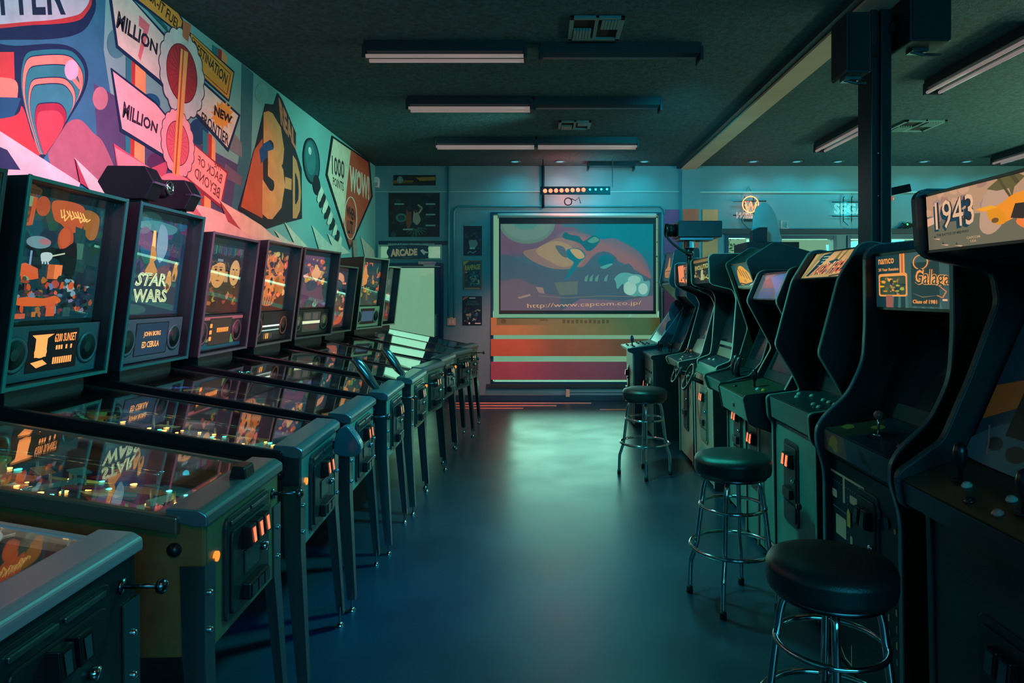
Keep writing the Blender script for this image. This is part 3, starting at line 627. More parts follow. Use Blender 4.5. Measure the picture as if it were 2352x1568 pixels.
# ceiling strip lights
TUBE1 = emat('lamp_tube', (196, 176, 170), .36); HOUS = mat('fixture_black', (12, 20, 26), .5); REFL = mat('fixture_reflector', (50, 64, 70), .35, .3)  # tubes are off; a slight glow stands in for light they reflect
def strip(x0, x1, y0, y1, z, label, tubes=True, group=None, cat='ceiling light'):
    alongx = abs(x1-x0) > abs(y1-y0); L = abs(x1-x0) if alongx else abs(y1-y0)
    r = empty('strip_light', ((x0+x1)/2, (y0+y1)/2, z), 0 if alongx else R(90), label=label, cat=cat, group=group)
    h = L/2
    MB().box((-h, -.075, .02), (h, .075, ZC-z+.004)).build('housing', HOUS, r, .004)
    MB().prism([(-.07, .02), (.07, .02), (.025, .004), (-.025, .004)], -h+.02, h-.02, Matrix.Rotation(R(-90), 4, 'Z')).build('reflector', REFL, r)
    for s in (-1, 1):
        MB().box((s*h-.012, -.08, -.03), (s*h+.012, .08, .07)).build('end_cap', HOUS, r, .003)
        if tubes: MB().cyl((-h+.012, s*.052, -.010), .0145, L-.024, (1, 0, 0), 10).build('lamp_tube', TUBE1, r, 0, True)
    return r
ZF = 3.285
strip(-1.31, -.13, 5.06, 5.06, ZF, 'twin tube ceiling strip light with pinkish tubes, nearest row on left')
strip(-.02, 1.17, 5.10, 5.10, ZF, 'dark ceiling strip light without lit tubes, nearest row on right', tubes=False)
strip(-1.27, -.11, 6.45, 6.45, ZF, 'twin tube ceiling strip light, left one in the middle row')
strip(-.08, 1.11, 6.47, 6.47, ZF, 'dark bare ceiling strip light, right one in the middle row', tubes=False)
strip(-1.27, -.09, 8.10, 8.10, ZF, 'twin tube ceiling strip light, left one in row nearest back wall')
strip(-.07, 1.12, 8.10, 8.10, ZF, 'twin tube ceiling strip light, right one in row nearest back wall')
strip(3.38, 3.38, 4.65, 5.92, ZF, 'lengthwise twin tube strip light right of column, nearest camera')
strip(3.38, 3.38, 7.1, 8.32, ZF, 'lengthwise twin tube strip light partly hidden behind black column')
strip(6.05, 6.05, 7.9, 9.1, ZF, 'lengthwise strip light at far right near the back wall')
strip(.63, 1.27, 9.56, 9.56, 3.30, 'short pale strip light just above the red and cyan lamp bar', tubes=False)
def vent(x0, x1, y0, y1, label):
    r = empty('ceiling_vent', ((x0+x1)/2, (y0+y1)/2, ZC), label=label, cat='ceiling vent'); a, b = (x1-x0)/2, (y1-y0)/2
    VM = mat('vent_metal', (92, 128, 124), .5)
    MB().box((-a, -b, -.02), (a, -b+.03, 0)).box((-a, b-.03, -.02), (a, b, 0)).box((-a, -b, -.02), (-a+.03, b, 0)).box((a-.03, -b, -.02), (a, b, 0)).box((-.012, -b, -.018), (.012, b, 0)).build('frame', VM, r, .002)
    MB().box((-a+.02, -b+.02, -.003), (a-.02, b-.02, 0)).build('duct_opening', mat('duct_black', (4, 8, 10), .8), r)
    for k in range(6):
        for s, yy0, yy1 in ((-1, 0, b-.03), (1, -b+.03, -0.02)):
            x = s*(.03+(a-.06)*(k+.5)/6); MB().box((x-.006, yy0, -.026), (x+.012, yy1, -.006)).build('slat', VM, r)
    return r
vent(.18, .55, 4.55, 4.95, 'square louvred ceiling vent nearest the camera, above lit strip lights')
vent(.17, .52, 7.28, 7.62, 'square louvred ceiling vent between middle and far strip light rows')
vent(3.86, 4.3, 7.25, 7.72, 'louvred ceiling vent right of the black column')
CY = (70, 215, 225)
dls = []
for u in (1183, 1286, 1480, 1730, 1830, 1925, 2122, 2220, 2315):
    dls.append((u-VU)/F*9.5)
names = {1183: 'first', 1286: 'second', 1480: 'third'}
lab = ['cyan recessed downlight, leftmost along the back of ceiling', 'cyan recessed downlight, second from left at the back', 'cyan recessed downlight just left of the ceiling beam', 'cyan recessed downlight, first one right of the ceiling beam', 'cyan recessed downlight, second one right of the ceiling beam', 'cyan recessed downlight just left of the black column', 'cyan recessed downlight, first one right of the column', 'cyan recessed downlight, second one right of the column', 'cyan recessed downlight at the far right edge']
dlo = None
for x, l in zip(dls, lab):
    if dlo is None:
        o = empty('downlight', (x, 9.5, ZC)); MB().lathe([(.075, 0), (.08, -.006), (.055, -.012), (.05, 0)], n=20).build('ring', mat('downlight_ring', (60, 110, 116), .4), o, 0, True)
        MB().cyl((0, 0, -.008), .05, .004, n=18).build('lens', emat('downlight_lens', (96, 190, 205), .9), o); dlo = o
    else: o = copy_tree(dlo); o.location = (x, 9.5, ZC)
    tag(o, l, 'downlight', 'recessed downlights along the back wall')
# speakers and camera on the column
def speaker(loc, sx_, sy_, sz_, label, rz=0):
    r = empty('loudspeaker', loc, rz, label=label, cat='loudspeaker')
    MB().prism(fillet([(-sx_/2, -sz_/2), (sx_/2, -sz_/2), (sx_/2, sz_/2), (-sx_/2, sz_/2)], .02), -sy_/2, sy_/2).build('cabinet', mat('speaker_black', (12, 18, 22), .5), r, .004)
    MB().box((-sx_/2+.015, -sy_/2-.008, -sz_/2+.015), (sx_/2-.015, -sy_/2, sz_/2-.015)).build('grille', mat('speaker_grille', (8, 12, 14), .8), r)
    MB().tube([(-.04, 0, -sz_/2-.012), (.04, 0, -sz_/2-.03), (sx_/2+.02, 0, -sz_/2-.03)], .01).box((-.05, -.04, -sz_/2-.018), (.05, .04, -sz_/2)).build('bracket', STEEL, r)
    MB().box((-sx_/2-(.03 if loc[0] > 2 else -.02), .02, -.03), (sx_/2+(.11 if loc[0] < 2 else .03), .07, .03)).build('mount_arm', BLACKM, r)
    return r
speaker((1.915, 4.25, 3.055), .15, .22, .37, 'black loudspeaker hung on left side of the column near ceiling')
speaker((2.335, 4.26, 3.2), .25, .3, .30, 'larger black loudspeaker hung right of the column near ceiling')
cc = empty('wall_camera', (2.20, 4.36, 2.17), label='small black boxy camera on arm right side of column', cat='camera')
MB().box((.0, -.03, -.02), (.14, .03, .03), Matrix.Rotation(R(-12), 4, 'Y')).build('body', BLACKM, cc, .004)
MB().sphere((.012, -.02, -.035), .018).build('indicator', emat('orange_glow', (240, 120, 90), .5), cc, 0, True)
# light streaks on the floor by the back wall, made as thin pink strips
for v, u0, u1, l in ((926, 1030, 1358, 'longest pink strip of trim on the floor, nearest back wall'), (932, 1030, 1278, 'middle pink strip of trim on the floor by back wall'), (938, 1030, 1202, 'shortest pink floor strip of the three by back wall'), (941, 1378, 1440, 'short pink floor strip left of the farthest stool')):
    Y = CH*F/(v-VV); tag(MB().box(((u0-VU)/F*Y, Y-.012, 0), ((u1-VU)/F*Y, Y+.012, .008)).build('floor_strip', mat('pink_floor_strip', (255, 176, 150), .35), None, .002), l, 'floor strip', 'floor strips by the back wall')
# tree outside the small window
tr = empty('tree', (bx(1697)+.3, YB+3.2, 0), label='leafy tree outside seen through small window left of the topper board', cat='tree')
MB().tube([(0, 0, 0), (.05, 0, 1.2), (-.03, .1, 2.4)], [.12, .1, .06]).build('trunk', mat('bark', (60, 60, 50), .8), tr)
lf = MB()
for k in range(900):
    p = Vector((rnd.gauss(0, .5), rnd.gauss(0, .4), 2.75+rnd.gauss(0, .42))); s = rnd.uniform(.03, .06)
    q = Matrix.Rotation(rnd.uniform(0, 6.3), 4, Vector((rnd.uniform(-1, 1), rnd.uniform(-1, 1), rnd.uniform(-1, 1))).normalized())
    lf.add([p+q @ Vector(a) for a in ((-s, 0, 0), (0, 0, -s*.5), (s, 0, 0), (0, 0, s*.5))], [(0, 1, 2, 3)])
tag(lf.build('foliage', mat('leaf_green', (40, 120, 104), .6), tr), kind='stuff')
# ================================================================== PINBALL MACHINES
ORG, CYN, YEL = (255, 130, 66), (60, 200, 200), (250, 206, 120)
LITART = artmat('backlit_art', .95, .25, .25); LITART2 = artmat('backlit_art_dim', .42, .3, .3)
PRINT = artmat('printed_panel', 0, 1, .35)
DMD = artmat('dot_display', 1.5, .1, .3)
GOLDL = emat('insert_lamp', (255, 190, 96), 7.0); CYL = emat('insert_lamp_cyan', (90, 230, 200), 4); COIN = emat('lit_coin_slot', (255, 132, 90), 1.15)
ZT0, SL = .905, .175
def ztop(x): return ZT0 - x*SL
def leg_mb(sx_, sy_, x, y, z1=.80):
    m = MB(); t = .004; n = 6
    for i in range(n):
        pass
    zs = [z1, .56, .06]; ws = [.062, .056, .034]; offs = [0, 0, .028]
    # angle section: one flange on the front/back face, one on the side face
    for (za, wa, oa), (zb, wb, ob) in zip(list(zip(zs, ws, offs)), list(zip(zs, ws, offs))[1:]):
        xa, xb, ya, yb = x+sx_*oa, x+sx_*ob, y+sy_*oa*.35, y+sy_*ob*.35
        for fl in (0, 1):
            if fl == 0: A = [(xa, ya), (xa, ya-sy_*wa), (xa+sx_*t, ya-sy_*wa), (xa+sx_*t, ya+sy_*t)]; B = [(xb, yb), (xb, yb-sy_*wb), (xb+sx_*t, yb-sy_*wb), (xb+sx_*t, yb+sy_*t)]
            else: A = [(xa, ya), (xa-sx_*wa, ya), (xa-sx_*wa, ya+sy_*t), (xa+sx_*t, ya+sy_*t)]; B = [(xb, yb), (xb-sx_*wb, yb), (xb-sx_*wb, yb+sy_*t), (xb+sx_*t, yb+sy_*t)]
            vs = [(p[0], p[1], za) for p in A]+[(p[0], p[1], zb) for p in B]
            m.add(vs, [(0,1,2,3), (7,6,5,4)]+[(i, i+4, (i+1) % 4+4, (i+1) % 4) for i in range(4)])
    xe, ye = x+sx_*.028-sx_*.015, y+sy_*.01-sy_*.015
    m.lathe([(.006, 0), (.006, .07)], (xe, ye, .02), n=8)
    return m, (xe, ye)
COINP = emat('pale_coin_slot', (226, 190, 140), .7)
def coin_door(root, slots, dm=None, slm=None):
    m = MB().prism(fillet([(-.165, .585), (.165, .585), (.165, .885), (-.165, .885)], .03), 0, .012, Matrix.Rotation(R(-90), 4, 'Z'))
    d = m.build('coin_door', dm or mat('coin_door_black', (26, 42, 46), .35, .2), root, .003)
    MB().prism(fillet([(-.14, .60), (.14, .60), (.14, .84), (-.14, .84)], .02), .012, .020, Matrix.Rotation(R(-90), 4, 'Z')).build('door_plate', dm or mat('coin_door_black', (26, 42, 46), .35, .2), d, .003)
    MB().box((.012, -.14, .86), (.019, -.01, .872)).box((.012, .01, .86), (.019, .14, .872)).build('hinge_bar', STEEL, d, .002)
    ys = (-.055, .0, .055) if slots == 3 else (-.03, .03)
    for y in ys:
        s = MB().prism([(.020, .765), (.052, .775), (.046, .835), (.020, .835)], y-.022, y+.022).build('coin_slot', PLASTIC, d, .002)
        MB().add([(.0535, y-.009, .783), (.0535, y+.009, .783), (.0485, y+.011, .826), (.0485, y-.011, .826)], [(0,1,2,3)]).add([(.050, y-.009, .783), (.050, y+.009, .783), (.045, y+.011, .826), (.045, y-.011, .826)], [(3,2,1,0)]).build('slot_lamp', slm or COIN, s)
    rb = MB().box((.020, -.075, .615), (.046, .075, .665)).build('coin_return', PLASTIC, d, .004)
    fl = MB(); [fl.box((.046, y-.02, .622), (.050, y+.02, .658)) for y in ((-.05, 0, .05) if slots == 3 else (-.028, .028))]
    fl.build('return_flap', mat('flap_metal', (60, 80, 84), .25, .9), rb)
    MB().box((.020, -.06, .685), (.024, .05, .755)).build('access_plate', mat('coin_door_plate2', (46, 72, 74), .3, .5), d, .003)
    MB().cyl((.020, .085, .72), .014, .018, (1, 0, 0), 14).build('door_lock', CHROME, d, 0, True)
    return d

def pinball(Y, X, rz, label, art, speaker=None, body=(20, 26, 32), front=(70, 110, 112), slots=2, top=1.96, bw=.65, hb=.055, rail=DSTEEL, frame_col=(26, 60, 66), face=None, gun=False, seed=0, toys=True, pink=False, button=False, leg=None, sideart=None):
    r = empty('pinball_machine', (X, Y, 0), R(rz), label=label, cat='pinball machine')
    W = .28; rr = random.Random(seed)
    bodym = mat('cabinet_%d_%d_%d' % body, body, .45, noise=.25, nscale=9)
    frontm = mat('front_%d_%d_%d' % front, front, .35, noise=.2, nscale=14)
    # --- cabinet
    cb = MB(); Lb = -1.27
    for s in (-1, 1):
        y0, y1 = sorted((s*W, s*(W-.02))); cb.prism([(0, .555), (0, ZT0), (Lb, ztop(Lb)), (Lb, .555)], y0, y1)
    cb.box((Lb, -W+.02, .555), (-.02, W-.02, .575)).box((Lb, -W+.02, .575), (Lb+.02, W-.02, ztop(Lb)))
    cab = cb.build('cabinet', bodym, r, .003)
    MB().box((-.02, -W+.021, .556), (0.002, W-.021, ZT0)).build('front_panel', frontm, r, .002)
    if sideart:
        A = Art(lambda a, b, h: (-a, -W-.0006-h, b)); sideart(A); A.build('side_art', PRINT, r)
    for s in (-1, 1):
        MB().prism([(-.06, ztop(-.06)-.028), (-.06, ztop(-.06)+.018), (-1.2, ztop(-1.2)+.018), (-1.2, ztop(-1.2)-.028)], s*W-.020, s*W+.006).build('side_rail', rail, r, .005)
    lock = MB().prism(fillet([(.014, .905), (.014, .935), (-.01, .95), (-.095, .957), (-.095, .925), (-.02, .905)], .008, 3), -W-.01, W+.01).build('lockdown_bar', LOCKM if not pink else rail, r, .003)
    if button: MB().prism(fillet([(-.06, .95), (-.005, .95), (-.01, .985), (-.05, .99)], .006), .02, .09).build('lockbar_button', PLASTIC, r, .004)
    # --- glass, playfield, apron
    MB().prism([(-.09, ztop(-.09)+.010), (-.09, ztop(-.09)+.014), (-1.14, ztop(-1.14)+.014), (-1.14, ztop(-1.14)+.010)], -W+.021, W-.021).build('playfield_glass', GLASS, r)
    zp = lambda x: ztop(x)-.085+(-x)*-.02
    pf = MB().prism([(-.03, zp(-.03)-.012), (-.03, zp(-.03)), (-1.2, zp(-1.2)), (-1.2, zp(-1.2)-.012)], -W+.02, W-.02); 
    pf.c = [(18, 22, 28)]*len(pf.f)
    A = Art(lambda a, b, h: (-.03-b*1.15, -.255+a*.51, zp(-.03-b*1.15)+.0006+h)); A.mb = pf
    pal = {0: [(176, 110, 50), (34, 120, 120), (206, 190, 130), (130, 50, 60), (26, 60, 90)], 1: [(200, 120, 60), (120, 60, 50), (60, 40, 50), (220, 190, 130), (30, 80, 90)]}[seed % 2]
    A.clip = (0, 0, 1, 1); mosaic(A, (0, .1, 1, 1), pal+[(14, 20, 30)]*3, 60, .03, .14, seed+5)
    for k in range(8): A.ell(rr.uniform(.15, .85), rr.uniform(.25, .9), .045, .02, rr.choice(pal))
    A.build('playfield', artmat('playfield_print', .38, .8, .25), r)  # print given its own glow, for glints under the glass
    MB().prism([(-.03, zp(-.03)+.002), (-.03, zp(-.03)+.045), (-.17, zp(-.17)+.03), (-.19, zp(-.19)+.002)], -W+.022, W-.07).build('apron', mat('apron_%d' % (seed % 3), [(30, 60, 70), (70, 40, 50), (40, 44, 50)][seed % 3], .35), r, .004)
    if toys:
        ins = MB(); ins2 = MB(); posts = MB(); plast = MB()
        for k in range(60):
            x, y = -rr.uniform(.2, 1.12), rr.uniform(-.23, .2)
            (ins if rr.random() < .72 else ins2).cyl((x, y, zp(x)+.001), rr.uniform(.006, .013), .003, n=8)
        for k in range(30):
            x, y = -rr.uniform(.25, 1.12), rr.uniform(-.24, .24); posts.cyl((x, y, zp(x)), .005, rr.uniform(.02, .05), n=6)
        for k in range(10):
            x, y = -rr.uniform(.45, 1.1), rr.uniform(-.2, .2); a = rr.uniform(0, 3); l, w_ = rr.uniform(.03, .08), rr.uniform(.012, .03); z = zp(x)+rr.uniform(.03, .055)
            plast.col = rr.choice(pal); plast.box((-l, -w_, 0), (l, w_, .003), Matrix.Translation((x, y, z)) @ Matrix.Rotation(a, 4, 'Z'))
        bumps = MB()
        for k in range(3):
            x, y = -.82-rr.uniform(0, .18), -.12+.12*k; bumps.lathe([(.03, 0), (.03, .025), (.042, .035), (.042, .045), (.02, .052)], (x, y, zp(x)), n=16)
        ins.build('insert_lamps', GOLDL, r); ins2.build('insert_lamps', CYL, r); posts.build('posts', mat('clear_posts', (170, 180, 160), .2, .3), r); plast.build('plastics', artmat('plastic_print', .2, .9, .2), r)
        bumps.build('pop_bumpers', mat('bumper_cap_%d' % (seed % 2), [(210, 170, 90), (200, 80, 60)][seed % 2], .25), r, 0, True)
        for s in (-1, 1):
            x0, y0 = -.26, s*.085-.02; T = Matrix.Translation((x0, y0, zp(x0)+.012)) @ Matrix.Rotation(R(s*-28), 4, 'Z')
            MB().prism(smoothpoly([(-.01, -.012), (-.01, .012), (.0, .013), (0, -.013)], 2), 0, .02, T, 'z').box((-.01, min(0, -s*.075), 0), (.01, max(0, -s*.075), .02), T).build('flipper', mat('flipper_white', (220, 210, 190), .3), r, .004)
        for s in (-1, 1):
            pts = smoothpoly([(-.35, s*.21, zp(-.35)+.05), (-.6, s*.2, zp(-.6)+.06), (-.85, s*.14, zp(-.85)+.07), (-1.0, s*.0, zp(-1)+.07)], 6, False)
            MB().tube(pts, .004, 5).tube([(p[0], p[1]-s*.035, p[2]) for p in pts], .004, 5).build('wire_ramp', CHROME, r, 0, True)
    # --- backbox
    h = bw/2; zb, zt = 1.165, top; xb, xt, xk = -1.055, -.955, -1.29
    fx = lambda z: xb+(xt-xb)*(z-zb)/(1.96-zb)
    bb = MB(); prof = [(fx(zb), zb), (fx(zt), zt), (xk, zt-.015), (xk, zb)]
    for s in (-1, 1): y0, y1 = sorted((s*h, s*(h-.016))); bb.prism(prof, y0, y1)
    bb.prism([(fx(zt), zt), (fx(zt-.016), zt-.016), (xk, zt-.03), (xk, zt-.015)], -h+.016, h-.016)
    bb.prism([(fx(zb), zb), (fx(zb+.016), zb+.016), (xk, zb+.016), (xk, zb)], -h+.016, h-.016)
    bb.box((xk, -h+.016, zb+.016), (xk+.012, h-.016, zt-.03)).box((-1.27, -.24, ztop(-1.2)-.02), (-1.10, .24, zb))
    box = bb.build('backbox', mat('backbox_%d_%d_%d' % body, body, .4), r, .002)
    fr = MB()
    for s in (-1, 1):
        y0, y1 = sorted((s*(h+.003), s*(h-.014))); fr.prism([(fx(zb-.002), zb-.002), (fx(zt+.002), zt+.002), (fx(zt)+.006, zt+.002), (fx(zb)+.006, zb-.002)], y0, y1)
    for z in (zb, zt-.014): fr.prism([(fx(z), z), (fx(z+.014), z+.014), (fx(z+.014)+.006, z+.014), (fx(z)+.006, z)], -h, h)
    fr.build('front_moulding', mat('moulding_%d_%d_%d' % frame_col, frame_col, .35, .3), box, .001)
    spz = zb+.235 if speaker is not None else zb+.04
    rec = .075
    def P(a, b, hh, z0, z1):
        z = z0+(z1-z0)*b; return (fx(z)-rec+hh, -h+.03+a*(2*h-.06), z)
    art_o = Art(lambda a, b, hh: P(a, b, hh, spz+.02, zt-.05)); art_o.clip = (0, 0, 1, 1); art_o.rect(0, 0, 1, 1, (12, 22, 28)); art(art_o)
    art_o.build('backglass_art', LITART, box)
    # bezel closing the gap between shell and art
    bz_ = MB()
    def slab(z0, z1, y0, y1, off=rec): bz_.prism([(fx(z0)-off-.01, z0), (fx(z1)-off-.01, z1), (fx(z1)-off+.004, z1), (fx(z0)-off+.004, z0)], y0, y1)
    slab(zt-.05, zt-.017, -h+.017, h-.017); slab(zb+.017, spz+.02, -h+.017, h-.017); slab(zb+.017, zt-.017, -h+.017, -h+.03); slab(zb+.017, zt-.017, h-.03, h-.017)
    bz_.build('inner_bezel', BLACK, box)
    g0, g1 = spz+.01, zt-.02
    MB().prism([(fx(g0)-.045, g0), (fx(g1)-.045, g1), (fx(g1)-.042, g1), (fx(g0)-.042, g0)], -h+.018, h-.018).build('backglass_glass', BGLASS, box)
    if speaker is not None:
        sm = mat('speaker_panel_%d_%d_%d' % speaker.get('col', (70, 84, 92)), speaker.get('col', (70, 84, 92)), .3)
        MB().prism([(fx(zb+.02)-.04, zb+.02), (fx(spz)-.04, spz), (fx(spz)-.055, spz), (fx(zb+.02)-.055, zb+.02)], -h+.018, h-.018).build('speaker_panel', sm, box, .003)
        zc = (zb+.02+spz)/2; d = Vector((1, 0, (fx(1.2)-fx(1.3))/.1*1.0)).normalized()
        for s in (-1, 1):
            c = Vector((fx(zc)-.042, s*(h-.10), zc))
            MB().lathe([(.068, 0), (.072, .006), (.060, .010), (.056, .004), (.01, .004)], c, (1, 0, -.125), 22).build('speaker_ring', speaker.get('ring', sm) if not isinstance(speaker.get('ring'), tuple) else mat('spkring_%d_%d_%d' % speaker['ring'], speaker['ring'], .35), box, 0, True)
            MB().lathe([(.055, 0), (.03, -.003), (.012, .004)], c+Vector((.007, 0, 0)), (1, 0, -.125), 20).build('speaker_cone', mat('cone_%s' % speaker.get('cn', 'd'), speaker.get('cone', (24, 40, 40)), .5), box, 0, True)
        A = Art(lambda a, b, hh: (fx(zb+.03+(spz-zb-.04)*b)-.038+hh, -.155+a*.31, zb+.03+(spz-zb-.04)*b)); A.clip = (0, 0, 1, 1)
        A.rect(0, .1, 1, .95, (6, 10, 14)); speaker['draw'](A); A.build('dot_display', DMD, box)
        if speaker.get('panel'):
            A = Art(lambda a, b, hh: (fx(zb+.03+(spz-zb-.04)*b)-.0395+hh, -h+.02+a*(2*h-.04), zb+.03+(spz-zb-.04)*b)); speaker['panel'](A); A.build('panel_print', artmat('speaker_panel_print', .35, .5, .3), box)
    # --- hardware
    coin_door(r, slots, None, mat('unlit_slot', (50, 76, 80), .3) if pink else (COIN if Y < 4 else COINP))
    for s in (-1, 1): MB().lathe([(.019, 0), (.019, .006), (.013, .008), (.013, .012)], (-.075, s*W, ztop(-.075)-.075), (0, s, 0), 14).build('flipper_button', mat('button_dark', (20, 26, 30), .3), r, 0, True)
    MB().cyl((.002, -.215, .80), .014, .008, (1, 0, 0), 14).build('start_button', emat('start_lamp', (255, 140, 50), 1.3), r)
    pl = MB().cyl((.002, .225, .845), .018, .006, (1, 0, 0), 14).cyl((.0, .225, .845), .006, .085, (1, 0, 0), 8).lathe([(.006, 0), (.016, .006), (.018, .018), (.008, .026)], (.08, .225, .845), (1, 0, 0), 12)
    pl.build('plunger', DSTEEL if not gun == 'big' else PLASTIC, r, 0, True)
    if gun == 'big':
        MB().prism(smoothpoly([(.01, .82), (.02, .90), (.06, .935), (.10, .90), (.13, .84), (.11, .80), (.05, .80)], 4), .19, .25).build('gun_grip', mat('teal_gloss', (30, 90, 100), .2), r, .006)
    if gun is True:
        base = Vector((-.10, -.16, ztop(-.1)+.03))
        pts = smoothpoly([tuple(base+Vector(p)) for p in ((.03, .0, .0), (-.01, -.01, .05), (-.05, -.015, .11), (-.09, -.02, .165), (-.12, -.02, .185))], 5, False)
        MB().tube(pts, [.016+.018*math.sin(math.pi*i/(len(pts)-1)) if 0 < i < len(pts)-1 else .016 for i in range(len(pts))], 10).lathe([(.03, 0), (.035, .008), (.03, .014)], (-.07, -.16, ztop(-.07)+.012), n=14).build('gun_grip', mat('gun_chrome', (120, 130, 130), .18, .9), r, 0, True)
    for sx__, x in ((1, .0035), (-1, Lb-.0035)):
        for s in (-1, 1):
            m, (xe, ye) = leg_mb(sx__, s, x, s*(W+.0035))
            lg = m.build('leg', leg or mat('leg_steel', (104, 124, 128), .26, .92), r)
            MB().lathe([(.018, 0), (.018, .006), (.007, .02)], (xe, ye, 0), n=12).build('leveler_foot', CHROME, lg, 0, True)
            for z in (.62, .72): MB().sphere((x+sx__*.006, s*(W-.02), z), .009, 8).build('leg_bolt', CHROME, lg, 0, True)
    return r

SPK = lambda draw, **k: dict(draw=draw, **k)
def dmd1(A):
    o = (255, 150, 80)
    A.poly([(.06, .86), (.48, .86), (.36, .78), (.36, .4), (.14, .4), (.14, .78)], o); A.ell(.25, .5, .12, .12, o); A.poly([(.08, .3), (.3, .34), (.4, .24), (.2, .18)], o)
    A.trect('6200 SUNSET', .50, .68, .95, .86, o, .015); [A.rect(.54+.05*k, .52, .575+.05*k, .61, o) for k in (0, 1, 2, 4, 6)]; [A.rect(.50+.045*k, .22, .532+.045*k, .36, o) for k in range(9)]
def dmd2(A): A.rect(.02, .12, .98, .93, (26, 44, 64)); A.trect('JOHN BORG', .24, .56, .76, .72, (255, 170, 90), .015); A.trect('ED CEBULA', .22, .30, .74, .46, (255, 170, 90), .015)
def dmd3(A): A.rect(.02, .12, .98, .93, (50, 34, 30)); [A.rect(.02+.0*k, .66-.2*k, .12, .78-.2*k, (255, 140, 66)) for k in range(3)]; [A.rect(.34+.06*k, .5, .38+.06*k, .64, (255, 140, 66)) for k in range(9)]
def dmd4(A): A.rect(0, 0, 1, 1, (22, 20, 24)); A.rect(.0, .5, 1, .56, (210, 230, 220)); A.rect(.0, .35, 1, .39, (150, 180, 170)); [A.rect(.14+.1*k, .06, .19+.1*k, .26, c) for k, c in enumerate([(120, 80, 50), (255, 170, 70), (255, 170, 70), (70, 60, 50), (70, 60, 50)])]
def dmd5(A): A.rect(0, .1, 1, .95, (40, 50, 46)); A.rect(.1, .62, .42, .9, (70, 66, 60)); A.rect(.55, .62, .86, .9, (70, 66, 60)); A.rect(.0, .44, 1, .56, (190, 196, 160)); A.rect(.1, .2, .86, .4, (60, 44, 40))
def dmd7(A): A.rect(.1, .25, .9, .8, (40, 66, 86))

def artA(A):   # night street with playing-card orange shapes, top hat and white gloves
    tl, dk, og, wh = (14, 52, 62), (10, 26, 38), (190, 84, 44), (130, 160, 160)
    A.rect(0, 0, 1, 1, tl); mosaic(A, (0, .3, 1, 1), [(16, 60, 70), (12, 44, 56), (18, 70, 74)], 34, .05, .16, 11)
    A.poly([(.0, .78), (.2, .74), (.22, 1), (0, 1)], (90, 52, 40)); A.rect(.0, .90, .22, .98, (120, 150, 110)); A.ell(.09, .93, .07, .025, (176, 86, 50)); [A.rect(.01, .78+.055*k, .18, .81+.055*k, (150, 60, 36)) for k in range(2)]; A.poly([(.03, .72), (.22, .76), (.24, .98), (.2, .98), (.18, .78)], og)
    A.ell(.30, .92, .07, .08, (176, 74, 40)); A.poly(smoothpoly([(.40, .98), (.72, .98), (.74, .80), (.62, .74), (.50, .80), (.42, .84)]), og); A.poly(smoothpoly([(.74, .95), (.92, .92), (.92, .74), (.84, .7), (.76, .78)]), (150, 96, 40))
    for k in range(9): A.line([(.48+k*.03, .93-rnd.uniform(0, .02)), (.50+k*.035, .86+rnd.uniform(-.03, .03)), (.54+k*.035, .88)], .012, (250, 196, 110))
    A.ell(.57, .68, .085, .105, (186, 76, 42)); A.ell(.56, .69, .06, .085, (200, 88, 50)); A.blob(.02, .76, .02, .03, wh); A.blob(.07, .75, .02, .03, wh)
    A.poly([(.66, .8), (.78, .78), (.82, .4), (.70, .42)], (20, 66, 66)); A.rect(.70, .52, .78, .66, (60, 110, 96))
    A.poly(smoothpoly([(.18, .58), (.30, .62), (.42, .60), (.56, .60), (.68, .66), (.72, .5), (.68, .34), (.58, .4), (.52, .5), (.40, .52)]), (6, 10, 18)); A.line([(.32, .50), (.58, .56)], .012, (200, 210, 180))
    A.ell(.30, .63, .12, .05, (110, 140, 150)); A.ell(.36, .64, .06, .025, (170, 110, 120)); A.blob(.38, .52, .06, .05, (190, 206, 206)); [A.line([(.34+.02*k, .50), (.33+.03*k, .46)], .014, (190, 206, 206)) for k in range(4)]
    A.poly([(.22, .56), (.32, .57), (.36, .42), (.30, .40), (.22, .42)], (6, 10, 20)); A.line([(.24, .56), (.24, .44)], .02, (120, 150, 190))
    A.poly([(.12, .44), (.2, .46), (.32, .42), (.34, .34), (.22, .32), (.1, .35)], (220, 92, 48)); A.rect(.42, .34, .56, .46, (206, 100, 50)); A.rect(.49, .34, .57, .46, (250, 130, 70)); A.blob(.66, .28, .07, .06, (150, 176, 176)); A.blob(.60, .33, .06, .035, (8, 12, 20)); A.blob(.52, .3, .04, .05, (180, 70, 60))
    mosaic(A, (.02, .05, .95, .34), [(210, 92, 50), (20, 70, 76), (10, 30, 44), (120, 150, 160), (190, 80, 50), (14, 50, 60), (100, 60, 70), (8, 20, 34)], 110, .015, .05, 21)
    A.poly(smoothpoly([(.08, .16), (.22, .19), (.4, .18), (.52, .2), (.58, .15), (.44, .12), (.2, .12)]), (220, 96, 46)); A.rect(.44, .03, .53, .14, (216, 92, 54)); A.rect(.62, .02, .7, .1, (40, 80, 80)); A.rect(.08, .02, .24, .06, (200, 90, 60)); A.rect(.3, .03, .34, .07, (190, 110, 50))
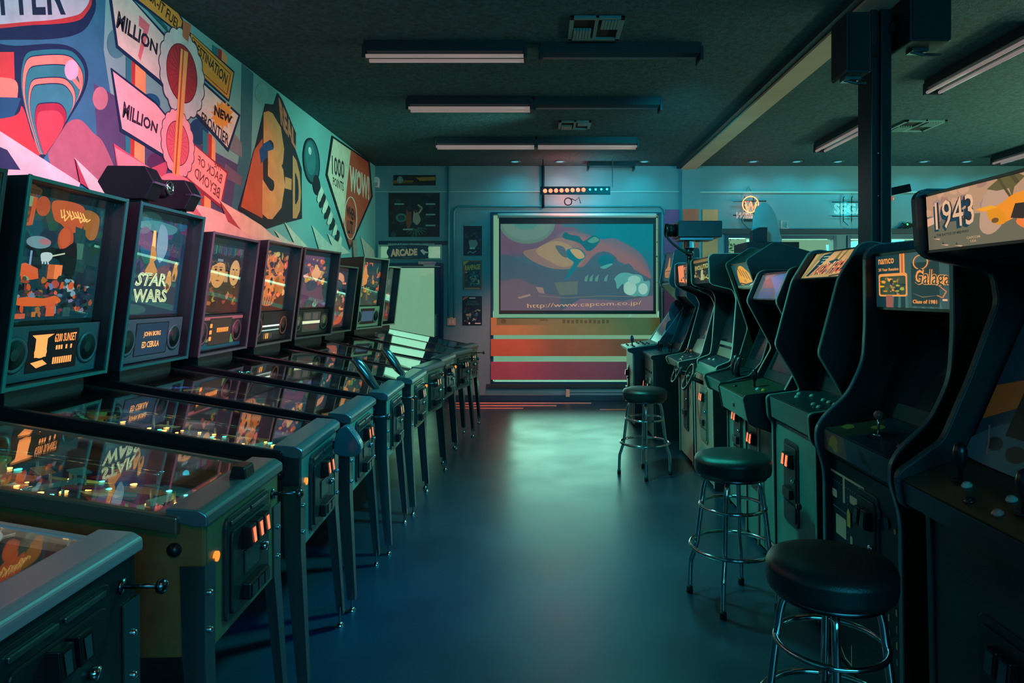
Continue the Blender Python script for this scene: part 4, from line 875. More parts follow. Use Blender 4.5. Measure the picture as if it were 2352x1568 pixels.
def artB(A):   # space poster
    A.rect(0, 0, 1, 1, (18, 60, 78)); mosaic(A, (0, .4, 1, 1), [(26, 84, 110), (60, 56, 96), (24, 100, 110), (90, 60, 100), (16, 46, 70)], 46, .06, .18, 31)
    A.poly(smoothpoly([(.05, .9), (.4, .98), (.8, .95), (.7, .86), (.3, .88)]), (70, 130, 140)); A.poly(smoothpoly([(.52, .95), (.64, .9), (.68, .7), (.58, .55), (.5, .7)]), (120, 160, 180)); A.blob(.3, .78, .14, .12, (100, 70, 110)); A.poly([(.72, .6), (.8, .82), (.86, .62), (.8, .45)], (60, 44, 80))
    A.poly([(.42, .88), (.46, .88), (.50, .58), (.42, .58)], YEL); A.blob(.45, .62, .05, .1, (200, 140, 70)); A.poly([(.36, .46), (.45, .6), (.56, .46), (.52, .38), (.40, .38)], (196, 140, 80))
    for cx, cy, w_ in ((.12, .50, .05), (.08, .36, .06), (.16, .24, .06), (.76, .34, .05), (.86, .44, .04)): A.blob(cx, cy, w_, .1, (206, 150, 86)); A.ell(cx+.01, cy+.1, .03, .035, (220, 170, 100)); A.blob(cx, cy-.04, w_*.6, .04, (90, 70, 60))
    pass
    for k, c in enumerate(((10, 40, 46), (226, 246, 190))):
        b_ = .09 if k == 0 else .035
        A.text('STAR', (.22, .30), (.74, .30), (.74, .44), (.28, .44), c, b_); A.text('WARS', (.22, .13), (.78, .13), (.76, .27), (.22, .27), c, b_)
    A.text('STAR', (.235, .31), (.735, .31), (.735, .43), (.29, .43), (30, 96, 90), -.03); A.text('WARS', (.235, .14), (.77, .14), (.75, .26), (.235, .26), (30, 96, 90), -.03)
    A.poly(smoothpoly([(.02, .1), (.2, .12), (.42, .08), (.4, .02), (.04, .02)]), (44, 90, 90)); A.blob(.1, .1, .05, .04, (200, 150, 110))
def faces(A, top, n, seed, hair=True, skin=((226, 160, 90), (200, 130, 70))):
    pass
def artC(A):
    A.rect(0, 0, 1, 1, (12, 30, 34)); 
    for k in range(26): A.rect(.03+k*.036, .86+rnd.uniform(-.03, .0), .05+k*.036, .97, rnd.choice([(40, 110, 100), (30, 80, 110), (120, 60, 110), (60, 140, 90)]))
    A.blob(.1, .78, .1, .1, (150, 170, 160)); A.blob(.1, .62, .1, .14, (210, 140, 80)); A.ell(.42, .57, .16, .22, (220, 156, 90)); A.poly(smoothpoly([(.24, .66), (.30, .84), (.52, .84), (.62, .70), (.44, .73)]), (18, 24, 36)); A.rect(.38, .74, .5, .78, (120, 140, 150))
    for x in (.36, .47): A.ell(x, .62, .03, .015, (40, 34, 30)); A.line([(x-.04, .655), (x+.03, .66)], .012, (60, 40, 30))
    A.line([(.42, .6), (.44, .53), (.41, .52)], .012, (150, 90, 50)); A.ell(.42, .46, .04, .012, (140, 60, 40)); [A.line([(.20+.03*k, .42), (.22+.03*k, .58)], .022, (226, 160, 96)) for k in range(3)]; [A.line([(.58+.03*k, .44), (.56+.03*k, .60)], .022, (226, 160, 96)) for k in range(3)]
    A.poly(smoothpoly([(.66, .6), (.72, .82), (.84, .86), (.94, .74), (.93, .4), (.86, .3), (.8, .4)]), (20, 16, 22)); A.ell(.80, .59, .12, .2, (230, 170, 104)); A.ell(.76, .64, .025, .012, (30, 26, 30)); A.ell(.84, .64, .022, .012, (30, 26, 30)); A.ell(.79, .49, .03, .012, (150, 50, 40)); A.line([(.8, .62), (.81, .55)], .01, (160, 100, 60))
    mosaic(A, (.02, .1, .9, .33), [(200, 130, 70), (20, 40, 44), (60, 50, 50), (150, 90, 50), (14, 24, 30)], 40, .03, .09, 41)
def artD(A):
    A.rect(0, 0, 1, 1, (10, 20, 26)); A.ell(.36, .84, .24, .14, (206, 120, 66)); A.ell(.36, .84, .2, .11, (120, 66, 50)); [A.line([(.36, .84), (.36+.19*math.cos(a), .84+.1*math.sin(a))], .02, (226, 150, 90)) for a in [k*.5 for k in range(12)]]
    A.blob(.5, .5, .42, .42, (224, 120, 56), .2); mosaic(A, (.08, .22, .9, .95), [(236, 134, 66), (250, 160, 84), (24, 28, 60), (20, 20, 40), (214, 100, 50), (240, 170, 110), (26, 24, 44)], 95, .03, .09, 51)
    A.ell(.47, .46, .1, .12, (240, 150, 80)); A.ell(.47, .47, .04, .07, (20, 30, 70)); A.ell(.42, .14, .2, .09, (206, 110, 66)); [A.line([(.3+.07*k, .08), (.34+.07*k, .2)], .025, (60, 40, 44)) for k in range(4)]
def artE(A):
    A.rect(0, 0, 1, 1, (96, 62, 92)); [A.poly(smoothpoly([(0, 1-k*.1), (.6, 1-k*.08), (.9, .9-k*.1), (.5, .8-k*.1), (0, .8-k*.1)]), c) for k, c in enumerate([(110, 70, 100), (86, 60, 96), (70, 64, 92), (50, 60, 84)])]
    A.poly([(.8, 1), (1, 1), (1, 0), (.84, .3)], (14, 60, 66)); mosaic(A, (.3, .45, .85, .95), [(230, 150, 96), (240, 180, 120), (200, 110, 80), (140, 80, 80)], 50, .03, .1, 61); A.blob(.6, .66, .12, .14, (240, 176, 120)); A.blob(.5, .42, .2, .1, (50, 60, 90))
    mosaic(A, (.0, .0, 1, .16), [(60, 110, 110), (110, 150, 140), (40, 70, 80), (26, 40, 50)], 24, .04, .1, 62); A.ell(.45, .09, .1, .06, (40, 80, 84))
def artF(A):
    A.rect(0, 0, 1, 1, (14, 40, 48)); A.poly(smoothpoly([(.2, .8), (.25, .95), (.5, .98), (.75, .92), (.8, .76), (.6, .84), (.4, .84), (.34, .74)]), (236, 160, 116)); A.poly(smoothpoly([(.3, .8), (.4, .6), (.36, .4), (.7, .4), (.78, .6), (.66, .8)]), (14, 70, 76))
    for x, y in ((.72, .76), (.74, .52), (.72, .28), (.05, .77), (.2, .16)): A.rect(x, y, x+.2, y+.05, (246, 150, 100)); A.outline([(x, y), (x+.2, y), (x+.2, y+.05), (x, y+.05)], .012, (30, 20, 24))
    mosaic(A, (.1, .3, .9, .7), [(16, 70, 80), (236, 160, 110), (20, 24, 40), (60, 110, 100)], 40, .03, .08, 71); A.rect(.1, .3, .22, .44, (240, 140, 100)); A.rect(.3, .32, .42, .40, (240, 120, 90)); A.poly(smoothpoly([(0, .0), (0, .1), (.4, .06), (.9, .26), (.8, .05)]), (190, 90, 60)); A.ell(.5, .16, .12, .08, (110, 90, 100))
def artG(A):
    A.rect(0, 0, 1, 1, (18, 56, 60)); mosaic(A, (.0, .0, 1, 1), [(226, 130, 60), (16, 60, 70), (120, 120, 70), (200, 110, 60), (14, 40, 50), (24, 80, 80)], 90, .03, .12, 81); A.blob(.3, .65, .16, .2, (226, 136, 66))
def artH(A):
    A.rect(0, 0, 1, 1, (30, 26, 34)); mosaic(A, (.0, .1, 1, 1), [(200, 110, 60), (20, 60, 74), (150, 60, 60), (14, 24, 34)], 50, .04, .12, 91)
    A.poly([(0.02, .1), (.72, .1), (.42, 1), (.3, 1)], (110, 120, 96)); [A.rect(.1+.01*k, .12+.04*k, .68-.012*k, .14+.04*k, (214, 216, 170)) for k in range(20)]
BRN = (120, 78, 44)
M = []
M.append(pinball(1.36, -.975, 1, 'pinball machine nearest the camera at bottom left with broad pink-lit front bar', artG, SPK(dmd7), body=(14, 22, 28), front=(14, 26, 32), seed=3, rail=mat('rosy_steel', (190, 176, 186), .3, .5), pink=True))  # pink light on bar and rails is put into their steel colour
def brown(A):
    pass
M.append(pinball(2.10, -.915, 2, 'brown wooden-sided pinball machine with three lit coin slots, second from camera', artF, SPK(dmd7), body=BRN, front=(96, 88, 66), slots=3, seed=2, button=True, rail=mat('brown_rail', (120, 96, 84), .3, .6)))
M.append(pinball(2.86, -.935, 3, 'black pinball machine with teal front, backbox shows top hat and gloves art', artA, SPK(dmd1, col=(66, 78, 90)), seed=4, gun='big', front=(60, 104, 104), rail=BLACKM, frame_col=(36, 110, 112)))
M.append(pinball(3.565, -.945, 2, 'pinball machine with two-line pale green lettering on a blue starry backglass', artB, SPK(dmd2, col=(66, 78, 92)), seed=5, front=(84, 124, 116), rail=BLACKM, frame_col=(36, 100, 106)))
p3print = lambda A: (A.rect(0, 0, 1, 1, (50, 36, 46)), A.rect(0, .9, 1, 1, (200, 100, 110)), A.poly(smoothpoly([(.2, .25), (.4, .4), (.6, .3), (.85, .45), (.8, .1), (.5, .18)]), (110, 150, 90)), A.poly([(0, .2), (1, .1), (1, 0), (0, 0)], (30, 80, 100)))
M.append(pinball(4.28, -.93, 2, 'pinball machine with pale face and dark-haired woman backglass, chrome gun grip', artC, SPK(dmd3, col=(50, 40, 48), ring=(110, 60, 70), cn='p', cone=(90, 50, 60), panel=p3print), seed=6, front=(84, 124, 116), top=1.885, bw=.69, gun=True, frame_col=(110, 84, 100), rail=BLACKM))
M.append(pinball(5.0, -.915, 0, 'pinball machine with blazing orange cartoon-like backglass, second chrome gun grip', artD, SPK(dmd4, col=(40, 34, 34), ring=(120, 70, 60), cn='o', cone=(60, 50, 46)), seed=7, front=(110, 120, 100), top=1.90, bw=.66, gun=True, frame_col=(110, 96, 100)))
M.append(pinball(5.66, -.905, -8, 'pinball machine with dusky pink and peach backglass and pale oval speakers', artE, SPK(dmd5, col=(34, 44, 44), ring=(60, 80, 76), cn='g', cone=(130, 140, 110)), seed=8, front=(140, 120, 100), top=1.905, bw=.66, frame_col=(90, 100, 104)))
M.append(pinball(6.46, -.90, -5, 'low pinball machine with small lit rectangles on its narrow backglass', artF, None, seed=9, front=(150, 130, 108), top=1.80, bw=.56, frame_col=(100, 110, 96)))
M.append(pinball(7.08, -.835, -13, 'pinball machine with brown inner side and tan side panel, second from the door', artG, SPK(dmd7, col=(150, 160, 130), ring=(120, 126, 110)), seed=11, body=(52, 40, 40), front=(110, 110, 96), top=1.92, bw=.58, frame_col=(140, 150, 130), toys=True))
M.append(pinball(7.83, -.835, -12, 'farthest pinball machine, beside the door, with ladder-like striped backglass', artH, None, seed=12, front=(150, 140, 110), top=1.86, bw=.54, frame_col=(180, 180, 160)))
# topper standing on the backbox: two dark octagonal boxes with a chrome lamp between (plain stand-in)
tp = empty('backbox_topper', (-1.99, 3.50, 1.975), R(3), label='black twin-winged topper with chrome centre standing on a pinball backbox', cat='topper')
TB = mat('topper_black', (14, 20, 30), .35)
for s, (w_, hh) in ((-1, (.30, .155)), (1, (.26, .15))):
    T = Matrix.Translation((0, s*.20, 0)) @ Matrix.Diagonal((.92, .62, .95, 1))
    m = MB().prism([(-.10, .005), (-.15, .09), (-.10, .17), (.09, .17), (.135, .09), (.09, .005)], -.09, .09, T)
    m.prism([(-.06, .006), (-.06, -.012), (.06, -.012), (.06, .006)], -.05, .05, T)
    m.build('wing_panel', TB, tp, .004)
    MB().box((.095, -.09, .083), (.142, .09, .093), T).build('rib', mat('topper_edge', (60, 70, 90), .3), tp)
MB().sphere((.03, 0, .09), .05).build('hub', mat('topper_hub', (60, 64, 74), .2, .8), tp, 0, True)
MB().ring((.075, 0, .095), .032, .006, 20, (1, 0, 0)).cyl((.05, 0, .095), .022, .03, (1, 0, 0), 14).build('lamp_ring', CHROME, tp, 0, True)
# little board leaning on top of the eighth backbox
tag(MB().box((-.01, -.075, 0), (.01, .075, .17), Matrix.Translation((-2.0, 7.26, 1.935)) @ Matrix.Rotation(R(12), 4, 'X')).build('small_board', mat('grey_board', (110, 100, 90), .6), None, .002), 'small grey tilted board on top of a far pinball backbox', 'board')
# ================================================================== ARCADE CABINETS
MARQ = artmat('marquee_print', .85, .3, .3); MARQ2 = artmat('marquee_print_dim', .45, .4, .3)
def seg_point(a, b, t): return (a[0]+(b[0]-a[0])*t, a[1]+(b[1]-a[1])*t)
class Cab:
    """side = outline of the side panels, core = [front bottom, front top, ledge low, ledge front, panel back, bezel top, marquee bottom, marquee top, top back, back bottom] in room x, z"""
    def __init__(s, x0, y0, y1, side, core, label, side_m=BLACK, edge_m=TRIM, body_m=BLACK, front_m=BLACK, cp_m=None, rz=0, fil=.025, ledge_m=None, tm=None, skip=()):
        s.x0, s.w = x0, y1-y0; s.core = [(x0-x, z) for x, z in core]
        s.root = empty('arcade_cabinet', (x0, (y0+y1)/2, 0), math.pi+R(rz), label=label, cat='arcade cabinet')
        sd = fillet([(x0-x, z) for x, z in side], fil, 4, skip); h = s.w/2
        for sg in (-1, 1):
            a, b = sorted((sg*h, sg*(h-.019))); MB().prism(sd, a, b).build('side_panel', side_m, s.root, .0015)
            m = MB(); n = len(sd)-(2 if True else 0)
            # edge moulding follows the outline except along the floor and the back
            for i in range(len(sd)):
                p, q = Vector(sd[i]), Vector(sd[(i+1) % len(sd)])
                if min(p.y, q.y) < .045 and max(p.y, q.y) < .3: continue
                if p.x < -.45 and q.x < -.45: continue
                d = (q-p); 
                if d.length < 1e-5: continue
                nn = Vector((d.y, -d.x)).normalized()
                cx = sum(v[0] for v in sd)/len(sd)
                A_ = sum(sd[k][0]*sd[(k+1) % len(sd)][1]-sd[(k+1) % len(sd)][0]*sd[k][1] for k in range(len(sd)))
                if A_ < 0: nn = -nn
                p2, q2 = p+nn*.0045, q+nn*.0045; e = d.normalized()*.001
                m.prism([tuple(p-e), tuple(q+e), tuple(q2+e), tuple(p2-e)], a-.001, b+.001)
            m.build('edge_moulding', tm or edge_m, s.root)
        s.h = h-.019; cm = MB().prism(s.core, -s.h, s.h); cm.build('cabinet_body', body_m, s.root)
        c = s.core
        s.panel('front_panel', 0, 1, front_m, .004)
        s.panel('control_ledge', 2, 3, ledge_m or front_m, .004)
        s.panel('control_panel', 3, 4, cp_m or BLACK, .006)
    def nrm(s, i, j):
        a, b = Vector(s.core[i]), Vector(s.core[j]); d = (b-a).normalized(); n = Vector((d.y, -d.x))
        A_ = sum(s.core[k][0]*s.core[(k+1) % 10][1]-s.core[(k+1) % 10][0]*s.core[k][1] for k in range(10))
        return a, b, (n if A_ > 0 else -n)
    def P(s, i, j, off=0, t0=0, t1=1, h=None):
        a, b, n = s.nrm(i, j); h = h or s.h-.004
        def f(u, v, hh=0):
            p = a+(b-a)*(t0+(t1-t0)*v)+n*(off+hh); return (p.x, -h+2*h*u, p.y)
        return f
    def panel(s, name, i, j, m, th, t0=0, t1=1, u0=0, u1=1, off=0, bevel=.001, parent=None):
        f = s.P(i, j, off, t0, t1); mb = MB()
        q = [f(u0, 0), f(u1, 0), f(u1, 1), f(u0, 1)]+[f(u0, 0, th), f(u1, 0, th), f(u1, 1, th), f(u0, 1, th)]
        mb.add(q, [(3,2,1,0), (4,5,6,7), (0,1,5,4), (1,2,6,5), (2,3,7,6), (3,0,4,7)]); return mb.build(name, m, parent or s.root, bevel)
    def marquee(s, draw, m=None, t0=.03, t1=.97):
        f = s.P(6, 7, .003, t0, t1, s.h-.014); A = Art(lambda a, b, h: f(a, b, h), .00005); A.clip = (0, 0, 1, 1); draw(A); A.build('marquee', m or MARQ, s.root)
        for t in (0, 1): s.panel('marquee_retainer', 6, 7, DSTEEL, .008, t-(.05 if t else 0), t+(.05 if not t else 0))
    def monitor(s, bez=None, scr=None, inset=.09, draw=None, glow=None, t0=.02, t1=.98, glass=True):
        s.panel('monitor_bezel', 4, 5, bez or BLACK, .006, t0, t1)
        sc = s.panel('screen', 4, 5, scr or SCREEN, .004, .16, .88, inset, 1-inset, .006)
        if draw:
            f = s.P(4, 5, .0105, 0, 1); A = Art(lambda a, b, h: f(a, b, h), .00005); A.clip = (0, 0, 1, 1); draw(A); A.build('bezel_print', artmat('bezel_print', .06, .7, .3), s.root)
    def coin(s, z0=.30, u=.5, hgt=.42, wid=.20, m=None, lit=True, slots=2, glow=None):
        a, b, n = s.nrm(0, 1); L = (b-a).length; t = (z0-a.y)/(b.y-a.y)
        base = a+(b-a)*t; cy = -s.h+2*s.h*u; T = Matrix.Translation((base.x+n.x*.004, cy, z0))
        dm = m or mat('coin_door_black', (26, 42, 46), .35, .2)
        Q = Matrix.Rotation(R(-90), 4, 'Z')
        d = MB().prism(fillet([(-wid/2, 0), (wid/2, 0), (wid/2, hgt), (-wid/2, hgt)], .03), 0, .010, T @ Q).build('coin_door', dm, s.root, .003)
        MB().prism(fillet([(-wid/2+.018, .02), (wid/2-.018, .02), (wid/2-.018, hgt-.025), (-wid/2+.018, hgt-.025)], .02), .010, .016, T @ Q).build('door_plate', dm, d, .003)
        for k in range(slots):
            y = (k-(slots-1)/2)*.052
            sl = MB().prism([(.016, hgt-.135), (.045, hgt-.125), (.038, hgt-.06), (.016, hgt-.06)], y-.021, y+.021, T).build('coin_slot', PLASTIC, d, .002)
            MB().add([(.0465, y-.014, hgt-.12), (.0465, y+.014, hgt-.12), (.0405, y+.014, hgt-.066), (.0405, y-.014, hgt-.066)], [(0,1,2,3)], T).add([(.0445, y-.014, hgt-.12), (.0445, y+.014, hgt-.12), (.0385, y+.014, hgt-.066), (.0385, y-.014, hgt-.066)], [(3,2,1,0)], T).build('slot_lamp', COIN if lit else mat('unlit_slot', (50, 76, 80), .3), sl)
        cr = MB().box((.016, -.05, .135 if hgt > .35 else .03), (.036, .05, .185 if hgt > .35 else .08), T).build('coin_return', PLASTIC, d, .003)
        MB().cyl((.016, wid*.32, hgt*.55), .011, .014, (1, 0, 0), 12, T).build('door_lock', CHROME, d, 0, True)
        if hgt > .35: MB().box((.016, -wid/2+.02, .11), (.019, wid/2-.02, .114), T).build('seam', mat('seam_black', (6, 10, 12), .6), d)
        return d
    def stick(s, u, v, kind='ball', hgt=.075, m=None):
        f = s.P(3, 4, .006); x, y, z = f(u, v); mb = MB()
        r_ = MB().cyl((x, y, z-.002), .022, .004, n=14)
        if kind == 'ball': r_.cyl((x, y, z), .005, hgt, n=8); st = r_.build('joystick', CHROME, s.root, 0, True); MB().sphere((x, y, z+hgt), .018).build('ball_top', m or mat('ball_red', (150, 60, 50), .25), st, 0, True)
        elif kind == 'bat': r_.lathe([(.006, 0), (.006, .03), (.016, .05), (.019, .08), (.015, .10), (.003, .108)], (x, y, z), n=12); r_.build('joystick', m or PLASTIC, s.root, 0, True)
        elif kind == 'grip':
            pts = [(x-.0, y, z-.02), (x+.015, y, z+.03), (x+.012, y, z+.075), (x-.004, y, z+.12), (x-.02, y, z+.135)]
            mb.tube(pts, [.018, .021, .019, .022, .012], 10).lathe([(.028, 0), (.02, .02)], (x, y, z-.03), n=12); mb.build('joystick', m or PLASTIC, s.root, 0, True)
    def btn(s, u, v, m=None, r=.014):
        f = s.P(3, 4, .006); x, y, z = f(u, v); a, b, n = s.nrm(3, 4)
        MB().lathe([(r, 0), (r, .005), (r*.72, .006), (r*.72, .010), (r*.5, .012)], (x, y, z), (n.x, 0, n.y), 14).build('button', m or mat('button_grey', (150, 150, 145), .25), s.root, 0, True)
FRG = mat('front_grey_teal', (84, 116, 112), .35, noise=.12, nscale=8)
FRB = mat('front_dark', (30, 52, 58), .4, noise=.1, nscale=8)
# ---- nearest: 1943
def mq1(A):
    A.rect(0, 0, 1, 1, (196, 150, 118)); A.poly([(0, 0), (1, 0), (1, .35), (.45, .5), (0, .62)], (112, 108, 88)); A.poly([(0, .58), (.12, .62), (.10, .5), (0, .44)], (236, 180, 150))
    rr = random.Random(4)
    for k in range(26): A.blob(rr.uniform(0, 1), rr.uniform(.55, 1), .03, .06, rr.choice([(176, 130, 112), (150, 120, 116), (216, 164, 130), (170, 140, 130)]))
    A.poly(smoothpoly([(.38, .3), (.44, .16), (.52, .3), (.56, .66), (.5, .86), (.42, .76)]), (200, 158, 132))
    for dx, dy, c, b_ in ((-.012, -.05, (14, 62, 84), .06), (0, 0, (40, 44, 52), .05), (0, 0, (240, 190, 150), .0)):
        A.text('1943', (.07+dx, .36+dy), (.35+dx, .36+dy), (.35+dx, .86+dy), (.07+dx, .84+dy), c, b_)
    A.trect('THE BATTLE OF MIDWAY', .07, .24, .31, .285, (40, 50, 52), .03); A.trect('CAPCOM', .29, .13, .38, .17, (200, 160, 120), .02); A.trect('USA', .315, .07, .355, .11, (200, 160, 120), .02)
    for x, y in ((.1, .1), (.2, .06), (.04, .22)): A.poly([(x, y), (x+.06, y-.02), (x+.05, y-.04)], (226, 176, 140)); A.poly([(x+.01, y+.0), (x+.02, y+.05), (x+.03, y-.01)], (60, 70, 60))
    A.poly([(.44, .86), (.52, .98), (.62, 1), (.66, .92), (.60, .80), (.585, .66), (.57, .80), (.5, .8)], (104, 94, 56)); A.poly([(.50, 1), (.52, .99), (.585, .66), (.57, .66)], (84, 78, 48)); A.poly([(.57, 1), (.6, 1), (.63, .86), (.61, .84)], (84, 78, 48))
    A.poly(smoothpoly([(.38, .56), (.5, .58), (.6, .7), (.78, .74), (1.02, .8), (1.02, .5), (.9, .36), (.74, .44), (.6, .36), (.5, .3), (.46, .48)]), (255, 150, 40))
    A.ell(.49, .42, .05, .14, (240, 150, 30), .2); A.ell(.48, .36, .022, .04, (120, 80, 40)); A.poly(smoothpoly([(.6, .3), (.66, .16), (.76, .12), (.86, .2), (.88, .5), (.8, .58), (.68, .46)]), (255, 130, 60)); A.poly([(.6, .56), (.7, .54), (.64, .32), (.57, .36)], (50, 44, 40)); A.line([(.7, .15), (.7, .42)], .006, (200, 90, 40)); A.line([(.77, .13), (.78, .46)], .006, (200, 90, 40)); A.ell(.68, .33, .018, .035, (220, 120, 60)); A.ell(.68, .33, .009, .018, (90, 50, 30))
    A.poly([(.36, .58), (.46, .6), (.5, .55), (.42, .53)], (255, 170, 40)); A.poly([(.82, .8), (.9, .92), (.92, .7), (.85, .64)], (60, 50, 40))
def scr1(A):
    A.rect(.02, .02, .98, .98, (22, 60, 78)); A.poly([(.02, .22), (.30, .36), (.34, .5), (.02, .40)], (156, 100, 40)); A.poly(smoothpoly([(.02, .02), (.98, .02), (.98, .12), (.6, .2), (.3, .26), (.06, .16)]), (44, 96, 112)); A.ell(.16, .12, .05, .035, (14, 30, 36)); A.ell(.3, .10, .06, .04, (14, 30, 36)); A.line([(.08, .2), (.12, .12), (.14, .06)], .01, (110, 110, 120))
    A.poly([(.12, .7), (.3, .74), (.28, .86), (.14, .84)], (10, 26, 34)); A.rect(.2, .17, .92, .9, (6, 16, 22)); A.rect(.3, .19, .9, .88, (10, 70, 84)); A.trect('E', .36, .30, .40, .34, (230, 230, 150), .03); A.trect('1UP', .4, .8, .5, .83, (230, 230, 150), .03); A.trect('A', .33, .2, .36, .225, (230, 230, 150), .02)
c1 = Cab(1.15, 1.36, 2.06, [(1.18, 0), (1.16, .87), (1.075, .89), (1.06, .985), (1.2, 1.085), (1.28, 1.27), (1.365, 1.50), (1.35, 1.59), (1.15, 1.635), (1.125, 1.66), (1.115, 1.815), (1.14, 1.835), (1.75, 1.83), (1.85, 0)],
    [(1.185, .03), (1.17, .88), (1.085, .90), (1.075, .965), (1.26, 1.03), (1.50, 1.58), (1.15, 1.645), (1.14, 1.82), (1.75, 1.815), (1.83, .03)],
    'nearest arcade cabinet on right, its orange marquee showing yellow aeroplanes', edge_m=mat('dark_edge', (40, 62, 68), .3), front_m=FRB, cp_m=mat('olive_panel', (62, 54, 34), .35, noise=.3, nscale=5), ledge_m=mat('dark_edge', (40, 62, 68), .3))
c1.marquee(mq1); c1.monitor(bez=mat('bezel_navy', (14, 40, 52), .35), inset=.2, draw=scr1)
c1.coin(.34, .5, .34, .24, lit=False); c1.stick(.62, .42, 'bat'); c1.stick(.2, .5, 'bat')
for u, v, m_ in ((.27, .45, mat('button_white', (190, 190, 180), .25)), (.5, .55, mat('button_white', (190, 190, 180), .25)), (.56, .22, mat('button_pink', (190, 110, 100), .25)), (.86, .3, mat('button_pink', (190, 110, 100), .25)), (.4, .2, PLASTIC)): c1.btn(u, v, m_)
# ---- reunion cabinet
def mq2(A):
    o = (255, 160, 80); A.rect(0, 0, 1, 1, (20, 54, 62)); A.rect(.40, 0, 1, 1, (58, 88, 88)); [A.poly([(.2+.1*k, 0), (.24+.1*k, 0), (.26+.08*k, .4), (.24+.08*k, .4)], (70, 112, 108)) for k in range(7)]
    A.rect(.48, .05, .8, .8, (30, 56, 58)); A.trect('namco', .04, .82, .26, .92, o, .02); A.trect('20 Year Reunion', .04, .69, .32, .745, o, .03)
    A.rect(.335, .62, .40, 1, o); A.rect(.355, .62, .38, 1, (200, 110, 60))
    A.poly(fillet([(.04, .22), (.43, .22), (.43, .64), (.04, .64)], .04), o); A.poly(fillet([(.06, .25), (.41, .25), (.41, .59), (.06, .59)], .03), (60, 74, 58)); 
    mosaic(A, (.08, .28, .38, .56), [(220, 160, 60), (190, 130, 60), (30, 60, 66), (240, 150, 80), (90, 90, 50)], 40, .01, .06, 14)
    A.rect(.15, 0, .24, .24, (160, 90, 76)); [A.outline([(.6+.07*math.cos(a)*1.2, .80+.12*math.sin(a)) for a in [R(20*k) for k in range(18)]], .014, o)]
    for b_, c in ((.06, o), (.0, (30, 64, 66))): A.text('Galaga', (.50, .34), (.92, .34), (.92, .62), (.54, .72), c, b_)
    A.line([(.80, .4), (.88, .3), (.84, .2), (.78, .24)], .014, (220, 130, 80)); A.trect('Class of 1981', .50, .10, .78, .165, o, .03); A.rect(.84, .15, .89, .18, (255, 190, 150)); A.poly([(.5, .28), (.62, .22), (.8, .24), (.62, .2)], (120, 110, 90))
c2 = Cab(1.20, 2.28, 2.92, [(1.21, 0), (1.20, .78), (1.165, .89), (1.165, .955), (1.20, 1.01), (1.30, 1.10), (1.365, 1.24), (1.375, 1.40), (1.372, 1.70), (1.42, 1.735), (1.80, 1.77), (1.88, 0)],
    [(1.235, .03), (1.225, .84), (1.20, .87), (1.195, .955), (1.43, 1.01), (1.62, 1.44), (1.415, 1.46), (1.41, 1.695), (1.78, 1.74), (1.86, .03)],
    'arcade cabinet with orange script on dark marquee and maze art front', edge_m=mat('edge_blue_steel', (96, 136, 146), .22, .5), front_m=mat('maze_front_navy', (12, 28, 42), .35), cp_m=mat('dark_blue_panel', (20, 52, 66), .3, noise=.3, nscale=6), ledge_m=mat('dark_blue_panel', (20, 52, 66), .3), fil=.05)
c2.marquee(mq2, MARQ); c2.monitor()
def maze(A):
    pk, w, yl = (236, 176, 152), (140, 176, 216), (230, 176, 70); A.rect(0, 0, 1, 1, (10, 20, 34))
    A.line([(0, .93), (.5, .93), (.52, .91), (.52, .60)], .012, pk); A.rect(.195, .80, .225, .93, pk)
    for x0, y0, x1, y1 in ((.02, .80, .1, .84), (.3, .82, .42, .86), (.08, .62, .24, .72), (.02, .48, .1, .52), (.2, .48, .36, .52), (.2, .32, .34, .36), (.3, .52, .335, .66)): A.poly(fillet([(x0, y0), (x1, y0), (x1, y1), (x0, y1)], .012), pk)
    A.line([(.0, .40), (.1, .40), (.1, .2)], .012, pk); A.line([(.04, .1), (.2, .02), (.3, .02), (.3, .12)], .01, pk)
    for k in range(12):
        A.ell(.04+.035*k, .885, .005, .003, w); A.ell(.27, .84-.035*k, .005, .003, w); A.ell(.04+.02*k, .755, .005, .003, w); A.ell(.04+.02*k, .56, .005, .003, w); A.ell(.45, .84-.02*k, .005, .003, w); A.ell(.03+.025*k, .43, .005, .003, w)
    A.ell(.46, .80, .022, .02, w); A.poly([(.27, .70), (.27, .77), (.29, .79), (.32, .77), (.32, .70)], yl)
    for k in range(3):
        for j in range(4): A.rect(.72+.09*k, .30+.07*j-.02*k, .735+.09*k, .33+.07*j-.02*k, (200, 180, 130) if (k+j) % 2 else (120, 130, 160))
    A.ell(.70, .86, .03, .025, (24, 56, 84)); A.ell(.80, .84, .03, .025, (24, 56, 84)); A.ell(.9, .83, .012, .012, (210, 150, 60))
f2 = c2.P(0, 1, .0045); A = Art(lambda a, b, h: f2(a, b, h)); A.clip = (0, 0, 1, 1); maze(A); A.build('front_print', PRINT, c2.root)
f2 = c2.P(2, 3, .0045); A = Art(lambda a, b, h: f2(a, b, h)); A.clip = (0, 0, 1, 1); A.rect(0, 0, 1, 1, (24, 70, 94)); A.poly([(0, 0), (.36, 0), (.32, 1), (0, 1)], (130, 84, 80)); A.blob(.16, .5, .08, .35, (190, 130, 60)); A.poly([(.52, .9), (.60, .7), (.70, .1), (.58, .3)], (20, 34, 50)); A.ell(.9, .4, .03, .15, (30, 50, 70)); A.build('ledge_print', PRINT, c2.root)
